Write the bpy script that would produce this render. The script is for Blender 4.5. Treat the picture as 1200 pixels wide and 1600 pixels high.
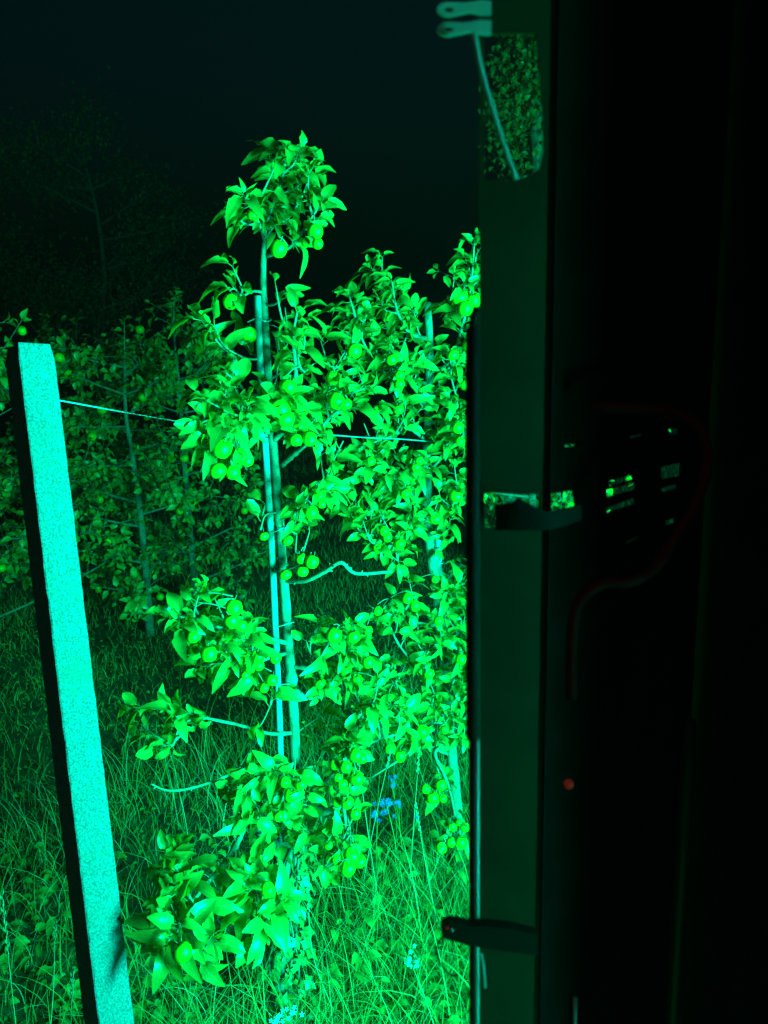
import bpy, bmesh, math, random
import numpy as np
from mathutils import Vector, Matrix, Euler

for o in list(bpy.data.objects):
    bpy.data.objects.remove(o)
random.seed(11)
rng = np.random.default_rng(11)
scene = bpy.context.scene
C = scene.collection
R = math.radians

# ------------------------------------------------------------------ camera
H, FPX = 1.75, 1220.0
D = Vector((150, -5740, -1220)).normalized()      # gravity in camera axes (pitch 12 deg down, 1.5 deg roll)
UPC = -D
FC = Vector((0, 0, -1))
YC = (FC - UPC * FC.dot(UPC)).normalized()
XC = YC.cross(UPC)
ROT = Matrix((XC, YC, UPC))
CAM = Vector((0, 0, H))
cd = bpy.data.cameras.new('camera')
cam = bpy.data.objects.new('camera', cd)
C.objects.link(cam)
cd.sensor_fit = 'VERTICAL'
cd.sensor_height = 24.0
cd.lens = FPX / 1600 * 24.0
cd.clip_start = 0.05
cd.clip_end = 600
cd.dof.use_dof = True
cd.dof.focus_distance = 1.95
cd.dof.aperture_fstop = 5.6
m4 = ROT.to_4x4()
m4.translation = CAM
cam.matrix_world = m4
scene.camera = cam

# ------------------------------------------------------------------ night sky
w = bpy.data.worlds.new('World')
scene.world = w
w.use_nodes = True
wn = w.node_tree
bg = wn.nodes['Background']
sky = wn.nodes.new('ShaderNodeTexSky')
sky.sky_type = 'NISHITA'
sky.sun_disc = False
sky.sun_elevation = R(-3.0)
sky.sun_rotation = R(180)
tint = wn.nodes.new('ShaderNodeMix')
tint.data_type = 'RGBA'
tint.blend_type = 'MULTIPLY'
tint.inputs[0].default_value = 1.0
tint.inputs[7].default_value = (0.12, 0.62, 1.0, 1)      # camera white balance pulled to green-blue
wn.links.new(sky.outputs[0], tint.inputs[6])
wn.links.new(tint.outputs[2], bg.inputs[0])
bg.inputs[1].default_value = 0.07

# added weak white fill sun, brings out the red hose and dark machine
sd = bpy.data.lights.new('fill_sun', 'SUN')
sd.energy = 0.02
sd.angle = R(0.5)
sd.color = (1.0, 0.95, 0.9)
so = bpy.data.objects.new('fill_sun', sd)
C.objects.link(so)
so.rotation_euler = (R(50), 0, R(-30))

LIGHT_POS = Vector((1.60, -0.10, 1.16))     # tall green lamp on the machine, behind its side plate
LIGHT_DIR = Vector((-0.68, 0.73, 0.0)).normalized()
LIGHT_POWER = 820.0
LIGHT_COL = (0.0, 1.0, 0.62)

vs = scene.view_settings
vs.view_transform = 'Standard'
vs.look = 'None'
vs.exposure = 0
vs.gamma = 1
vs.use_curve_mapping = False
scene.render.engine = 'CYCLES'

# ------------------------------------------------------------------ measuring helpers
def ray(px, py):
    return ROT @ Vector(((px - 600), (800 - py), -FPX)).normalized()
def PY(px, py, Y):
    """point seen at photo pixel (px,py) at ground distance Y"""
    d = ray(px, py)
    return CAM + d * (Y / d.y)
def on_plane(px, py, p0, n):
    d = ray(px, py)
    return CAM + d * ((p0 - CAM).dot(n) / d.dot(n))
def proj(p):
    v = ROT.transposed() @ (Vector(p) - CAM)
    if v.z > -0.05:
        return None
    return (600 + v.x / -v.z * FPX, 800 - v.y / -v.z * FPX, -v.z)
def mpp(Y):
    return Y / FPX

# ------------------------------------------------------------------ object helpers
def tag(o, label=None, cat=None, group=None, kind=None):
    if label: o['label'] = label
    if cat: o['category'] = cat
    if group: o['group'] = group
    if kind: o['kind'] = kind
    return o
def thing(name, loc, label, cat, group=None):
    o = bpy.data.objects.new(name, None)
    o.empty_display_size = 0.1
    C.objects.link(o)
    o.location = loc
    return tag(o, label, cat, group)
def base(parent):
    v = Vector((0, 0, 0))
    while parent is not None:
        v = v + parent.location
        parent = parent.parent
    return v
def mesh_obj(name, verts, faces, mat, parent=None, smooth=True, uvs=None):
    """verts in world space; one mesh object, origin at its parent's"""
    off = base(parent)
    me = bpy.data.meshes.new(name)
    me.from_pydata([tuple(Vector(v) - off) for v in verts], [], faces)
    if uvs is not None:
        ul = me.uv_layers.new(name='UVMap')
        for l in me.loops:
            ul.data[l.index].uv = uvs[l.vertex_index]
    if smooth:
        me.polygons.foreach_set('use_smooth', [True] * len(me.polygons))
    me.materials.append(mat)
    me.update()
    o = bpy.data.objects.new(name, me)
    C.objects.link(o)
    o.parent = parent
    return o
def np_obj(name, V, F, mat, parent=None, UV=None, smooth=True):
    off = np.array(base(parent))
    me = bpy.data.meshes.new(name)
    nv, nf, k = len(V), len(F), F.shape[1]
    me.vertices.add(nv)
    me.vertices.foreach_set('co', (V - off).astype(np.float32).ravel())
    me.loops.add(nf * k)
    me.loops.foreach_set('vertex_index', F.astype(np.int32).ravel())
    me.polygons.add(nf)
    me.polygons.foreach_set('loop_start', np.arange(0, nf * k, k, dtype=np.int32))
    me.polygons.foreach_set('loop_total', np.full(nf, k, dtype=np.int32))
    if smooth:
        me.polygons.foreach_set('use_smooth', np.ones(nf, dtype=bool))
    if UV is not None:
        ul = me.uv_layers.new(name='UVMap')
        ul.data.foreach_set('uv', UV[F.ravel()].astype(np.float32).ravel())
    me.materials.append(mat)
    me.update()
    me.validate()
    o = bpy.data.objects.new(name, me)
    C.objects.link(o)
    o.parent = parent
    return o

def catmull(pts, n=6):
    P = [Vector(p) for p in pts]
    if len(P) < 3:
        return [P[0].lerp(P[1], i / n) for i in range(n + 1)]
    out = []
    for i in range(len(P) - 1):
        a = P[i - 1] if i > 0 else P[i] * 2 - P[i + 1]
        b, c = P[i], P[i + 1]
        d = P[i + 2] if i + 2 < len(P) else P[i + 1] * 2 - P[i]
        for k in range(n):
            t = k / n
            out.append(0.5 * ((2 * b) + (c - a) * t + (2 * a - 5 * b + 4 * c - d) * t * t + (3 * b - a - 3 * c + d) * t ** 3))
    out.append(P[-1])
    return out
class MB:
    """collects tubes and boxes into one mesh"""
    def __init__(s):
        s.v, s.f = [], []
    def tube(s, pts, rads, sides=8, cap=True, rough=0.0, knob=0.0):
        n = len(pts)
        if not hasattr(rads, '__len__'):
            rads = [rads] * n
        b0 = len(s.v)
        t0 = (pts[1] - pts[0]).normalized()
        ref = Vector((1, 0, 0)) if abs(t0.x) < 0.8 else Vector((0, 1, 0))
        nn = t0.cross(ref).normalized()
        for i in range(n):
            t = (pts[min(i + 1, n - 1)] - pts[max(i - 1, 0)]).normalized()
            nn = (nn - t * nn.dot(t)).normalized()
            bb = t.cross(nn)
            kk = 1 + (random.uniform(0.2, 0.5) if random.random() < knob else 0)
            for k in range(sides):
                a = 2 * math.pi * k / sides
                r = rads[i] * kk * (1 + random.uniform(-rough, rough))
                s.v.append(pts[i] + (nn * math.cos(a) + bb * math.sin(a)) * r)
        for i in range(n - 1):
            for k in range(sides):
                a, b = b0 + i * sides + k, b0 + i * sides + (k + 1) % sides
                s.f.append((a, b, b + sides, a + sides))
        if cap:
            s.f.append(tuple(b0 + k for k in reversed(range(sides))))
            s.f.append(tuple(b0 + (n - 1) * sides + k for k in range(sides)))
        return s
    def box(s, c, ax, ay, az, bevel=0.0):
        """centre and three half-axis vectors; chamfered along all edges"""
        b0 = len(s.v)
        bm = bmesh.new()
        bmesh.ops.create_cube(bm, size=2)
        for v in bm.verts:
            v.co = c + ax * v.co.x + ay * v.co.y + az * v.co.z
        if bevel:
            bmesh.ops.bevel(bm, geom=list(bm.edges), offset=bevel, segments=2, affect='EDGES', profile=0.5)
        bmesh.ops.recalc_face_normals(bm, faces=bm.faces)
        bm.verts.index_update()
        s.v += [v.co.copy() for v in bm.verts]
        s.f += [tuple(b0 + v.index for v in f.verts) for f in bm.faces]
        bm.free()
        return s
    def plate(s, outer, holes, n, th):
        """flat sheet with holes: loops of 3D points in one plane, extruded th along n"""
        bm = bmesh.new()
        loops = []
        for lp in [outer] + holes:
            vv = [bm.verts.new(p) for p in lp]
            for i in range(len(vv)):
                bm.edges.new((vv[i], vv[(i + 1) % len(vv)]))
            loops.append(len(vv))
        bmesh.ops.triangle_fill(bm, use_beauty=True, use_dissolve=False, edges=list(bm.edges), normal=n)
        bm.verts.index_update()
        fr = [v.co.copy() for v in bm.verts]
        tris = [tuple(v.index for v in f.verts) for f in bm.faces]
        bm.free()
        b0, N = len(s.v), len(fr)
        s.v += fr + [p + n * th for p in fr]
        s.f += [tuple(b0 + i for i in t) for t in tris]
        s.f += [tuple(b0 + N + i for i in reversed(t)) for t in tris]
        st = 0
        for L in loops:
            for i in range(L):
                a, b = b0 + st + i, b0 + st + (i + 1) % L
                s.f.append((a, b, b + N, a + N))
            st += L
        return s
    def build(s, name, mat, parent=None, smooth=True):
        return mesh_obj(name, s.v, s.f, mat, parent, smooth)

# ------------------------------------------------------------------ materials
def newmat(name):
    m = bpy.data.materials.new(name)
    m.use_nodes = True
    nt = m.node_tree
    return m, nt, nt.nodes['Principled BSDF'], nt.nodes['Material Output']
def N(nt, t, **kw):
    n = nt.nodes.new(t)
    for k, v in kw.items():
        if k in n.inputs:
            n.inputs[k].default_value = v
        else:
            setattr(n, k, v)
    return n
def mathn(nt, op, a, b=None):
    n = nt.nodes.new('ShaderNodeMath')
    n.operation = op
    for i, x in enumerate((a, b)):
        if x is None: continue
        if isinstance(x, (int, float)): n.inputs[i].default_value = x
        else: nt.links.new(x, n.inputs[i])
    return n.outputs[0]
def mixc(nt, f, a, b, mode='MIX'):
    n = nt.nodes.new('ShaderNodeMix')
    n.data_type = 'RGBA'
    n.blend_type = mode
    for i, x in ((0, f), (6, a), (7, b)):
        if isinstance(x, (int, float)): n.inputs[i].default_value = x
        elif isinstance(x, tuple): n.inputs[i].default_value = (*x, 1)
        else: nt.links.new(x, n.inputs[i])
    return n.outputs[2]
def leaf_mat(name, c_dark, c_light, trans=0.3, rough=0.42, spec=0.45, veins=True):
    m, nt, p, out = newmat(name)
    L = nt.links
    oi = N(nt, 'ShaderNodeObjectInfo')
    ge = N(nt, 'ShaderNodeNewGeometry')
    r = mathn(nt, 'FRACT', mathn(nt, 'ADD', oi.outputs['Random'], ge.outputs['Random Per Island']))
    col = mixc(nt, r, c_dark, c_light)
    tc = N(nt, 'ShaderNodeTexCoord')
    nz = N(nt, 'ShaderNodeTexNoise', Scale=60.0, Detail=3.0)
    L.new(tc.outputs['Object'], nz.inputs['Vector'])
    col = mixc(nt, mathn(nt, 'MULTIPLY', nz.outputs[0], 0.35), col, (c_light[0] * 1.3, c_light[1] * 1.1, c_light[2]))
    bump_src = nz.outputs[0]
    if veins:
        sp = N(nt, 'ShaderNodeSeparateXYZ')
        L.new(tc.outputs['UV'], sp.inputs[0])
        au = mathn(nt, 'ABSOLUTE', mathn(nt, 'SUBTRACT', sp.outputs[0], 0.5))
        mid = mathn(nt, 'LESS_THAN', au, 0.022)
        sv = mathn(nt, 'SINE', mathn(nt, 'MULTIPLY', mathn(nt, 'SUBTRACT', sp.outputs[1], mathn(nt, 'MULTIPLY', au, 0.8)), 48.0))
        sv = mathn(nt, 'GREATER_THAN', sv, 0.9)
        vn = mathn(nt, 'MAXIMUM', mid, mathn(nt, 'MULTIPLY', sv, 0.55))
        col = mixc(nt, mathn(nt, 'MULTIPLY', vn, 0.45), col, (0.22, 0.34, 0.15))
        bump_src = mathn(nt, 'SUBTRACT', mathn(nt, 'MULTIPLY', nz.outputs[0], 0.4), mathn(nt, 'MULTIPLY', vn, 0.6))
    bp = N(nt, 'ShaderNodeBump', Strength=0.35, Distance=0.002)
    L.new(bump_src, bp.inputs['Height'])
    L.new(bp.outputs[0], p.inputs['Normal'])
    L.new(col, p.inputs['Base Color'])
    p.inputs['Roughness'].default_value = rough
    p.inputs['Specular IOR Level'].default_value = spec
    tr = N(nt, 'ShaderNodeBsdfTranslucent')
    L.new(mixc(nt, 1.0, col, (1.0, 1.6, 0.5), 'MULTIPLY'), tr.inputs['Color'])
    mx = N(nt, 'ShaderNodeMixShader')
    mx.inputs[0].default_value = trans
    L.new(p.outputs[0], mx.inputs[1])
    L.new(tr.outputs[0], mx.inputs[2])
    L.new(mx.outputs[0], out.inputs['Surface'])
    return m
def noise_mat(name, c1, c2, scale=30, rough=0.7, bump=0.3, dist=0.003, spec=0.3, metal=0.0, detail=6, lo=0.35, hi=0.65, stretch=None):
    m, nt, p, out = newmat(name)
    L = nt.links
    tc = N(nt, 'ShaderNodeTexCoord')
    src = tc.outputs['Object']
    if stretch:
        mp = N(nt, 'ShaderNodeMapping')
        mp.inputs['Scale'].default_value = stretch
        L.new(src, mp.inputs[0])
        src = mp.outputs[0]
    nz = N(nt, 'ShaderNodeTexNoise', Scale=scale, Detail=detail, Roughness=0.65)
    L.new(src, nz.inputs['Vector'])
    mr = N(nt, 'ShaderNodeMapRange')
    mr.inputs[1].default_value, mr.inputs[2].default_value = lo, hi
    L.new(nz.outputs[0], mr.inputs[0])
    L.new(mixc(nt, mr.outputs[0], c1, c2), p.inputs['Base Color'])
    bp = N(nt, 'ShaderNodeBump', Strength=bump, Distance=dist)
    L.new(nz.outputs[0], bp.inputs['Height'])
    L.new(bp.outputs[0], p.inputs['Normal'])
    p.inputs['Roughness'].default_value = rough
    p.inputs['Specular IOR Level'].default_value = spec
    p.inputs['Metallic'].default_value = metal
    return m

M = {}
M['leaf'] = leaf_mat('apple_leaf', (0.045, 0.14, 0.014), (0.125, 0.32, 0.034), trans=0.38, rough=0.36, spec=0.55)
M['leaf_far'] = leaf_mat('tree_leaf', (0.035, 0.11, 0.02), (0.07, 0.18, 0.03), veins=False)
M['ivy'] = leaf_mat('ivy_leaf', (0.03, 0.10, 0.02), (0.07, 0.18, 0.04), trans=0.15)
M['grass'] = leaf_mat('grass_blade', (0.06, 0.16, 0.02), (0.18, 0.31, 0.07), veins=False, rough=0.55)
M['weed'] = leaf_mat('weed_leaf', (0.04, 0.15, 0.02), (0.09, 0.26, 0.03))
M['straw'] = noise_mat('dry_stem', (0.22, 0.26, 0.12), (0.34, 0.36, 0.2), 40)
M['bark'] = noise_mat('bark', (0.05, 0.08, 0.05), (0.18, 0.22, 0.14), 55, 0.8, 0.7, 0.004, stretch=(1, 1, 0.45))
M['twig'] = noise_mat('twig_bark', (0.07, 0.11, 0.06), (0.17, 0.21, 0.13), 80, 0.7, 0.4, 0.002)
M['oldbark'] = noise_mat('old_bark', (0.05, 0.065, 0.04), (0.16, 0.18, 0.12), 40, 0.9, 1.0, 0.01, stretch=(1, 1, 0.35))
M['stake'] = noise_mat('weathered_stake', (0.10, 0.13, 0.12), (0.24, 0.28, 0.26), 45, 0.75, 0.4, 0.002, stretch=(1, 1, 0.2))
M['apple'] = noise_mat('apple_skin', (0.11, 0.25, 0.002), (0.25, 0.42, 0.006), 3.5, 0.42, 0.05, 0.001, 0.35, lo=0.3, hi=0.7)
M['calyx'] = noise_mat('dry_calyx', (0.04, 0.06, 0.02), (0.10, 0.12, 0.05), 90)
M['wire'] = noise_mat('galvanised_wire', (0.4, 0.42, 0.42), (0.6, 0.62, 0.62), 60, 0.4, 0.1, metal=0.6)
M['black'] = noise_mat('black_paint', (0.006, 0.007, 0.007), (0.014, 0.015, 0.014), 25, 0.55, 0.15, 0.001, 0.35)
M['matte'] = noise_mat('matte_black', (0.006, 0.007, 0.006), (0.012, 0.013, 0.012), 25, 0.95, 0.1, 0.001, 0.05)
M['panel'] = noise_mat('grey_panel_paint', (0.022, 0.032, 0.012), (0.036, 0.048, 0.020), 14, 0.5, 0.12, 0.001, 0.35)
M['rubber'] = noise_mat('black_rubber', (0.008, 0.008, 0.008), (0.016, 0.016, 0.016), 50, 0.7, 0.1, 0.001, 0.2)
M['steel'] = noise_mat('polished_steel', (0.55, 0.57, 0.58), (0.65, 0.66, 0.66), 30, 0.16, 0.03, 0.0005, 0.5, 1.0)
M['grey_metal'] = noise_mat('cast_bracket', (0.62, 0.66, 0.64), (0.76, 0.78, 0.76), 60, 0.5, 0.3, 0.001, 0.4, 0.2)
M['rod_glint'] = noise_mat('white_glint', (0.75, 0.80, 0.86), (0.84, 0.88, 0.92), 90, 0.3, 0.2, 0.001, 0.5, lo=0.42, hi=0.5)  # pale colour painted in place of the strut rod's highlight
M['hose'] = noise_mat('red_hose', (0.30, 0.004, 0.004), (0.42, 0.008, 0.006), 60, 1.0, 0.2, 0.001, 0.0)
M['strap'] = noise_mat('webbing', (0.004, 0.005, 0.004), (0.009, 0.010, 0.009), 200, 0.95, 0.4, 0.001)
M['bluepetal'] = noise_mat('blue_petal', (0.03, 0.05, 0.20), (0.06, 0.09, 0.32), 60, 0.6)
M['whitepetal'] = noise_mat('white_petal', (0.6, 0.65, 0.62), (0.8, 0.82, 0.8), 60, 0.6)
def emit_mat(name, col, s):
    m, nt, p, out = newmat(name)
    p.inputs['Base Color'].default_value = (*col, 1)
    p.inputs['Emission Color'].default_value = (*col, 1)
    p.inputs['Emission Strength'].default_value = s
    return m
M['lamp_lens'] = emit_mat('green_lamp_lens', (0.0, 1.0, 0.55), 3.0)
M['red_led'] = emit_mat('red_indicator', (1.0, 0.10, 0.06), 0.06)
for nd in M['red_led'].node_tree.nodes:
    if nd.type == 'BSDF_PRINCIPLED':
        nd.inputs['Base Color'].default_value = (0.3, 0.005, 0.005, 1)
        nd.inputs['Specular IOR Level'].default_value = 0.1
# window pane: thin tinted glass
m, nt, p, out = newmat('tinted_glass')
tr = N(nt, 'ShaderNodeBsdfTransparent'); tr.inputs[0].default_value = (0.8, 0.86, 0.82, 1)
gl = N(nt, 'ShaderNodeBsdfGlossy'); gl.inputs['Roughness'].default_value = 0.05
mx = N(nt, 'ShaderNodeMixShader'); mx.inputs[0].default_value = 0.06
nt.links.new(tr.outputs[0], mx.inputs[1]); nt.links.new(gl.outputs[0], mx.inputs[2]); nt.links.new(mx.outputs[0], out.inputs['Surface'])
M['glass'] = m
# concrete: grey with fine pale and dark grains and a few pits
m, nt, p, out = newmat('concrete')
tc = N(nt, 'ShaderNodeTexCoord')
n1 = N(nt, 'ShaderNodeTexNoise', Scale=260.0, Detail=4.0); n2 = N(nt, 'ShaderNodeTexNoise', Scale=14.0, Detail=5.0)
vo = N(nt, 'ShaderNodeTexVoronoi', Scale=70.0)
for n in (n1, n2, vo): nt.links.new(tc.outputs['Object'], n.inputs['Vector'])
mr = N(nt, 'ShaderNodeMapRange'); mr.inputs[1].default_value = 0.38; mr.inputs[2].default_value = 0.62
nt.links.new(n1.outputs[0], mr.inputs[0])
c = mixc(nt, mr.outputs[0], (0.05, 0.065, 0.065), (0.19, 0.22, 0.26))
c = mixc(nt, mathn(nt, 'MULTIPLY', n2.outputs[0], 0.55), c, (0.13, 0.165, 0.18))
n3 = N(nt, 'ShaderNodeTexNoise', Scale=5.0, Detail=8.0, Roughness=0.7)
nt.links.new(tc.outputs['Object'], n3.inputs['Vector'])
st_ = N(nt, 'ShaderNodeMapRange'); st_.inputs[1].default_value = 0.5; st_.inputs[2].default_value = 0.72
nt.links.new(n3.outputs[0], st_.inputs[0])
c = mixc(nt, mathn(nt, 'MULTIPLY', st_.outputs[0], 0.6), c, (0.10, 0.14, 0.09))
pit = mathn(nt, 'LESS_THAN', vo.outputs['Distance'], 0.13)
c = mixc(nt, mathn(nt, 'MULTIPLY', pit, 0.7), c, (0.12, 0.14, 0.12))
nt.links.new(c, p.inputs['Base Color'])
bp = N(nt, 'ShaderNodeBump', Strength=0.8, Distance=0.002)
nt.links.new(mathn(nt, 'SUBTRACT', n1.outputs[0], pit), bp.inputs['Height'])
nt.links.new(bp.outputs[0], p.inputs['Normal'])
p.inputs['Roughness'].default_value = 0.9
M['concrete'] = m
M['soil'] = noise_mat('soil_and_moss', (0.015, 0.03, 0.010), (0.045, 0.085, 0.02), 9, 0.95, 0.8, 0.02)

# ------------------------------------------------------------------ ground: one sheet to the horizon
def gz(x, y):
    return 0.025 * math.sin(x * 2.1 + 0.7) * math.cos(y * 1.7) + 0.012 * math.sin(x * 5.3 + y * 4.1)
xs = sorted(set([-300, -120, -50, -25, -14, -9] + [round(-6 + 0.2 * i, 3) for i in range(61)] + [9, 14, 25, 50, 120, 300]))
ys = sorted(set([-300, -100, -30, -10, -4] + [round(-1.5 + 0.2 * i, 3) for i in range(56)] + [12, 16, 25, 50, 120, 300]))
V = [(x, y, gz(x, y)) for y in ys for x in xs]
F = [(j * len(xs) + i, j * len(xs) + i + 1, (j + 1) * len(xs) + i + 1, (j + 1) * len(xs) + i) for j in range(len(ys) - 1) for i in range(len(xs) - 1)]
tag(mesh_obj('ground', V, F, M['soil']), 'dark mossy orchard ground between the tree rows', 'ground', kind='structure')

# ------------------------------------------------------------------ leaves
def leaf_template(L=0.062, W=0.042, curl=0.25, fold=0.25, wave=0.0, side=0.0, petiole=0.022, S=6):
    V, UV, F = [], [], []
    cols = [-1, -0.55, 0, 0.55, 1]
    for i in range(S + 1):
        t = i / S
        wd = 0.5 * W * max(0.015, math.sin(math.pi * t ** 0.92)) ** 0.58
        if 0 < i < S: wd *= 1 + (0.05 if i % 2 else -0.03)
        for cc in cols:
            x = cc * wd
            z = fold * abs(x) - curl * L * t * t - 0.35 * curl * L * t ** 4 + wave * abs(cc) * 0.003 * math.sin(t * 11 + cc)
            V.append((x + side * L * t * t, petiole + L * t * (1 - 0.15 * curl * t), z))
            UV.append((cc * 0.5 + 0.5, t))
    for i in range(S):
        for k in range(4):
            a = i * 5 + k
            F.append((a, a + 1, a + 6, a + 5))
    b = len(V)     # petiole: thin square stalk
    for (y, z) in ((0, 0.0), (petiole + 0.004, 0.0003)):
        for (dx, dz) in ((-.0008, -.0008), (.0008, -.0008), (.0008, .0008), (-.0008, .0008)):
            V.append((dx, y, z + dz)); UV.append((0.5, 0.0))
    for k in range(4):
        F.append((b + k, b + (k + 1) % 4, b + 4 + (k + 1) % 4, b + 4 + k))
    return np.array(V), np.array(F), np.array(UV)
LT = [leaf_template(W=0.037, curl=0.35, fold=0.4, wave=1.5), leaf_template(W=0.037, curl=0.58, fold=0.5, wave=1, side=0.08),
      leaf_template(W=0.035, curl=0.34, fold=0.65, side=-0.1, wave=1.3), leaf_template(W=0.039, curl=0.78, fold=0.3, wave=1.6),
      leaf_template(W=0.035, curl=-0.08, fold=0.5, wave=1, side=0.05), leaf_template(W=0.033, curl=0.85, fold=0.55, side=0.12, wave=1)]
LT_LOW = [leaf_template(curl=0.2, fold=0.3, S=3), leaf_template(curl=0.5, fold=0.3, S=3, W=0.038), leaf_template(curl=0.35, fold=0.4, S=3, W=0.046)]
IVY = []
for q in range(3):     # ivy: five-lobed
    V = [(0, 0.02, 0)]
    rr = [0.10, 0.62, 0.45, 0.8, 0.55, 1.0, 0.55, 0.8, 0.45, 0.62]
    for i, r in enumerate(rr):
        a = -math.pi / 2 + 2 * math.pi * i / len(rr)
        V.append((0.024 * r * math.cos(a), 0.024 + 0.028 * r * math.sin(a), -0.004 * r * r * (1 + q * 0.6)))
    IVY.append((V, [(0, 1 + i, 1 + (i + 1) % len(rr)) for i in range(len(rr))]))
def leaf_mesh(name, tmpl, mat):
    V, F, UV = tmpl
    me = bpy.data.meshes.new(name)
    me.from_pydata([tuple(v) for v in V], [], [tuple(int(i) for i in f) for f in F])
    ul = me.uv_layers.new(name='UVMap')
    for l in me.loops: ul.data[l.index].uv = UV[l.vertex_index]
    me.polygons.foreach_set('use_smooth', [True] * len(me.polygons))
    me.materials.append(mat)
    return me
LEAF_ME = [leaf_mesh('leaf', t, M['leaf']) for t in LT]
LEAF_FAR_ME = [leaf_mesh('leaf', t, M['leaf']) for t in LT_LOW]
def frame(pos, dir, nrm, s):
    y = dir.normalized()
    z = nrm - y * nrm.dot(y)
    if z.length < 1e-4: z = y.orthogonal()
    z.normalize()
    x = y.cross(z)
    m = Matrix((x, y, z)).transposed() * s
    m = m.to_4x4()
    m.translation = pos
    return m
def join_leaves(name, mats, tmpls, mat, parent):
    Vs, Fs, Us, off = [], [], [], 0
    for i, m in enumerate(mats):
        V, F, UV = tmpls[i % len(tmpls)]
        A = np.array(m)
        Vs.append(V @ A[:3, :3].T + A[:3, 3]); Fs.append(F + off); Us.append(UV); off += len(V)
    return np_obj(name, np.vstack(Vs), np.vstack(Fs), mat, parent, np.vstack(Us))
def rv(s=1.0):
    return Vector((random.gauss(0, s), random.gauss(0, s), random.gauss(0, s)))
def twig_leaves(pts, n, size, out_dir, store, t0=0.3, spread=1.0, whorl=3):
    """leaves set spirally along a twig, a tuft at its tip"""
    L = len(pts) - 1
    ph = random.uniform(0, 6.28)
    for i in range(n):
        tip = i >= n - whorl
        t = 1.0 if tip else t0 + (1 - t0) * (i + random.uniform(0, 0.7)) / max(1, n - whorl)
        t = min(t, 1.0)
        k = min(int(t * L), L - 1)
        p = pts[k].lerp(pts[k + 1], t * L - k)
        ax = (pts[k + 1] - pts[k]).normalized()
        ph += 2.4 + random.uniform(-0.4, 0.4)
        u = ax.orthogonal().normalized()
        v = ax.cross(u)
        rad = u * math.cos(ph) + v * math.sin(ph)
        tilt = random.uniform(0.35, 0.9) if tip else random.uniform(0.8, 1.25)
        d = ax * math.cos(tilt) + rad * math.sin(tilt) * spread + out_dir * 0.25 + rv(0.15)
        d.z = d.z * 0.8 - 0.05
        nrm = Vector((0, 0, 1)) * 0.75 + out_dir * 0.35 + ax * 0.35 + Vector((0.25, -0.35, 0)) + rv(0.5)
        s = size * random.choice((0.55, 0.75, 0.85, 0.95, 1.05)) * random.uniform(0.9, 1.1) * (0.8 if tip and random.random() < 0.4 else 1.0)
        store.append(frame(p, d, nrm, s))

# ------------------------------------------------------------------ apples
def apple_mesh(seed):
    rs = random.Random(seed)
    prof = [(0.0, 0.80), (0.12, 0.82), (0.28, 0.93), (0.55, 0.97), (0.82, 0.75), (0.99, 0.28), (1.0, -0.08), (0.93, -0.42), (0.75, -0.73), (0.5, -0.91), (0.26, -0.95), (0.12, -0.88), (0.0, -0.85)]
    n = 16
    V, F = [], []
    ph = rs.uniform(0, 6)
    for (r, z) in prof:
        for k in range(n):
            a = 2 * math.pi * k / n
            q = 1 + 0.03 * math.cos(5 * a + ph) * (1 if z < 0 else 0.4) + 0.03 * math.cos(a + ph)
            V.append((r * q * math.cos(a), r * q * math.sin(a), z * 0.93))
    for i in range(len(prof) - 1):
        for k in range(n):
            a, b = i * n + k, i * n + (k + 1) % n
            F.append((a + n, b + n, b, a))
    me = bpy.data.meshes.new('apple')
    me.from_pydata(V, [], F)
    me.polygons.foreach_set('use_smooth', [True] * len(F))
    me.materials.append(M['apple'])
    return me
APPLE_ME = [apple_mesh(s) for s in (1, 2, 3)]
def part_mesh(name, mb, mat):
    me = bpy.data.meshes.new(name)
    me.from_pydata([tuple(v) for v in mb.v], [], mb.f)
    me.polygons.foreach_set('use_smooth', [True] * len(mb.f))
    me.materials.append(mat)
    return me
mb = MB().tube([Vector(p) for p in ((0, 0, 0.74), (0.05, 0, 1.1), (0.16, 0.04, 1.5))], [0.06, 0.05, 0.07], 5)
STEM_ME = part_mesh('stem', mb, M['twig'])
mb = MB()
for k in range(5):
    a = k * 1.2566
    d = Vector((math.cos(a), math.sin(a), 0)); e = Vector((-math.sin(a), math.cos(a), 0))
    b0 = len(mb.v)
    mb.v += [Vector((0, 0, -0.80)) + e * 0.09, Vector((0, 0, -0.80)) - e * 0.09, d * 0.13 + Vector((0, 0, -0.93)) - e * 0.05, d * 0.2 + Vector((0, 0, -1.02)), d * 0.13 + Vector((0, 0, -0.93)) + e * 0.05]
    mb.f.append((b0, b0 + 1, b0 + 2, b0 + 3, b0 + 4))
CALYX_ME = part_mesh('calyx', mb, M['calyx'])
def put(name, me, parent, mat4):
    o = bpy.data.objects.new(name, me)
    C.objects.link(o)
    o.parent = parent
    o.matrix_local = mat4
    return o
def add_apple(root, p, r, detail=True):
    i = random.randrange(3)
    e = Euler((random.uniform(-.5, .5), random.uniform(-.5, .5), random.uniform(0, 6.28))).to_matrix().to_4x4()
    m = Matrix.Translation(p - base(root)) @ e @ Matrix.Diagonal((r * random.uniform(.93, 1.05), r * random.uniform(.93, 1.05), r * random.uniform(0.84, 1.06), 1))
    a = put('apple', APPLE_ME[i], root, m)
    if detail:
        put('stem', STEM_ME, a, Matrix.Identity(4))
        put('calyx', CALYX_ME, a, Matrix.Identity(4))

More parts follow.
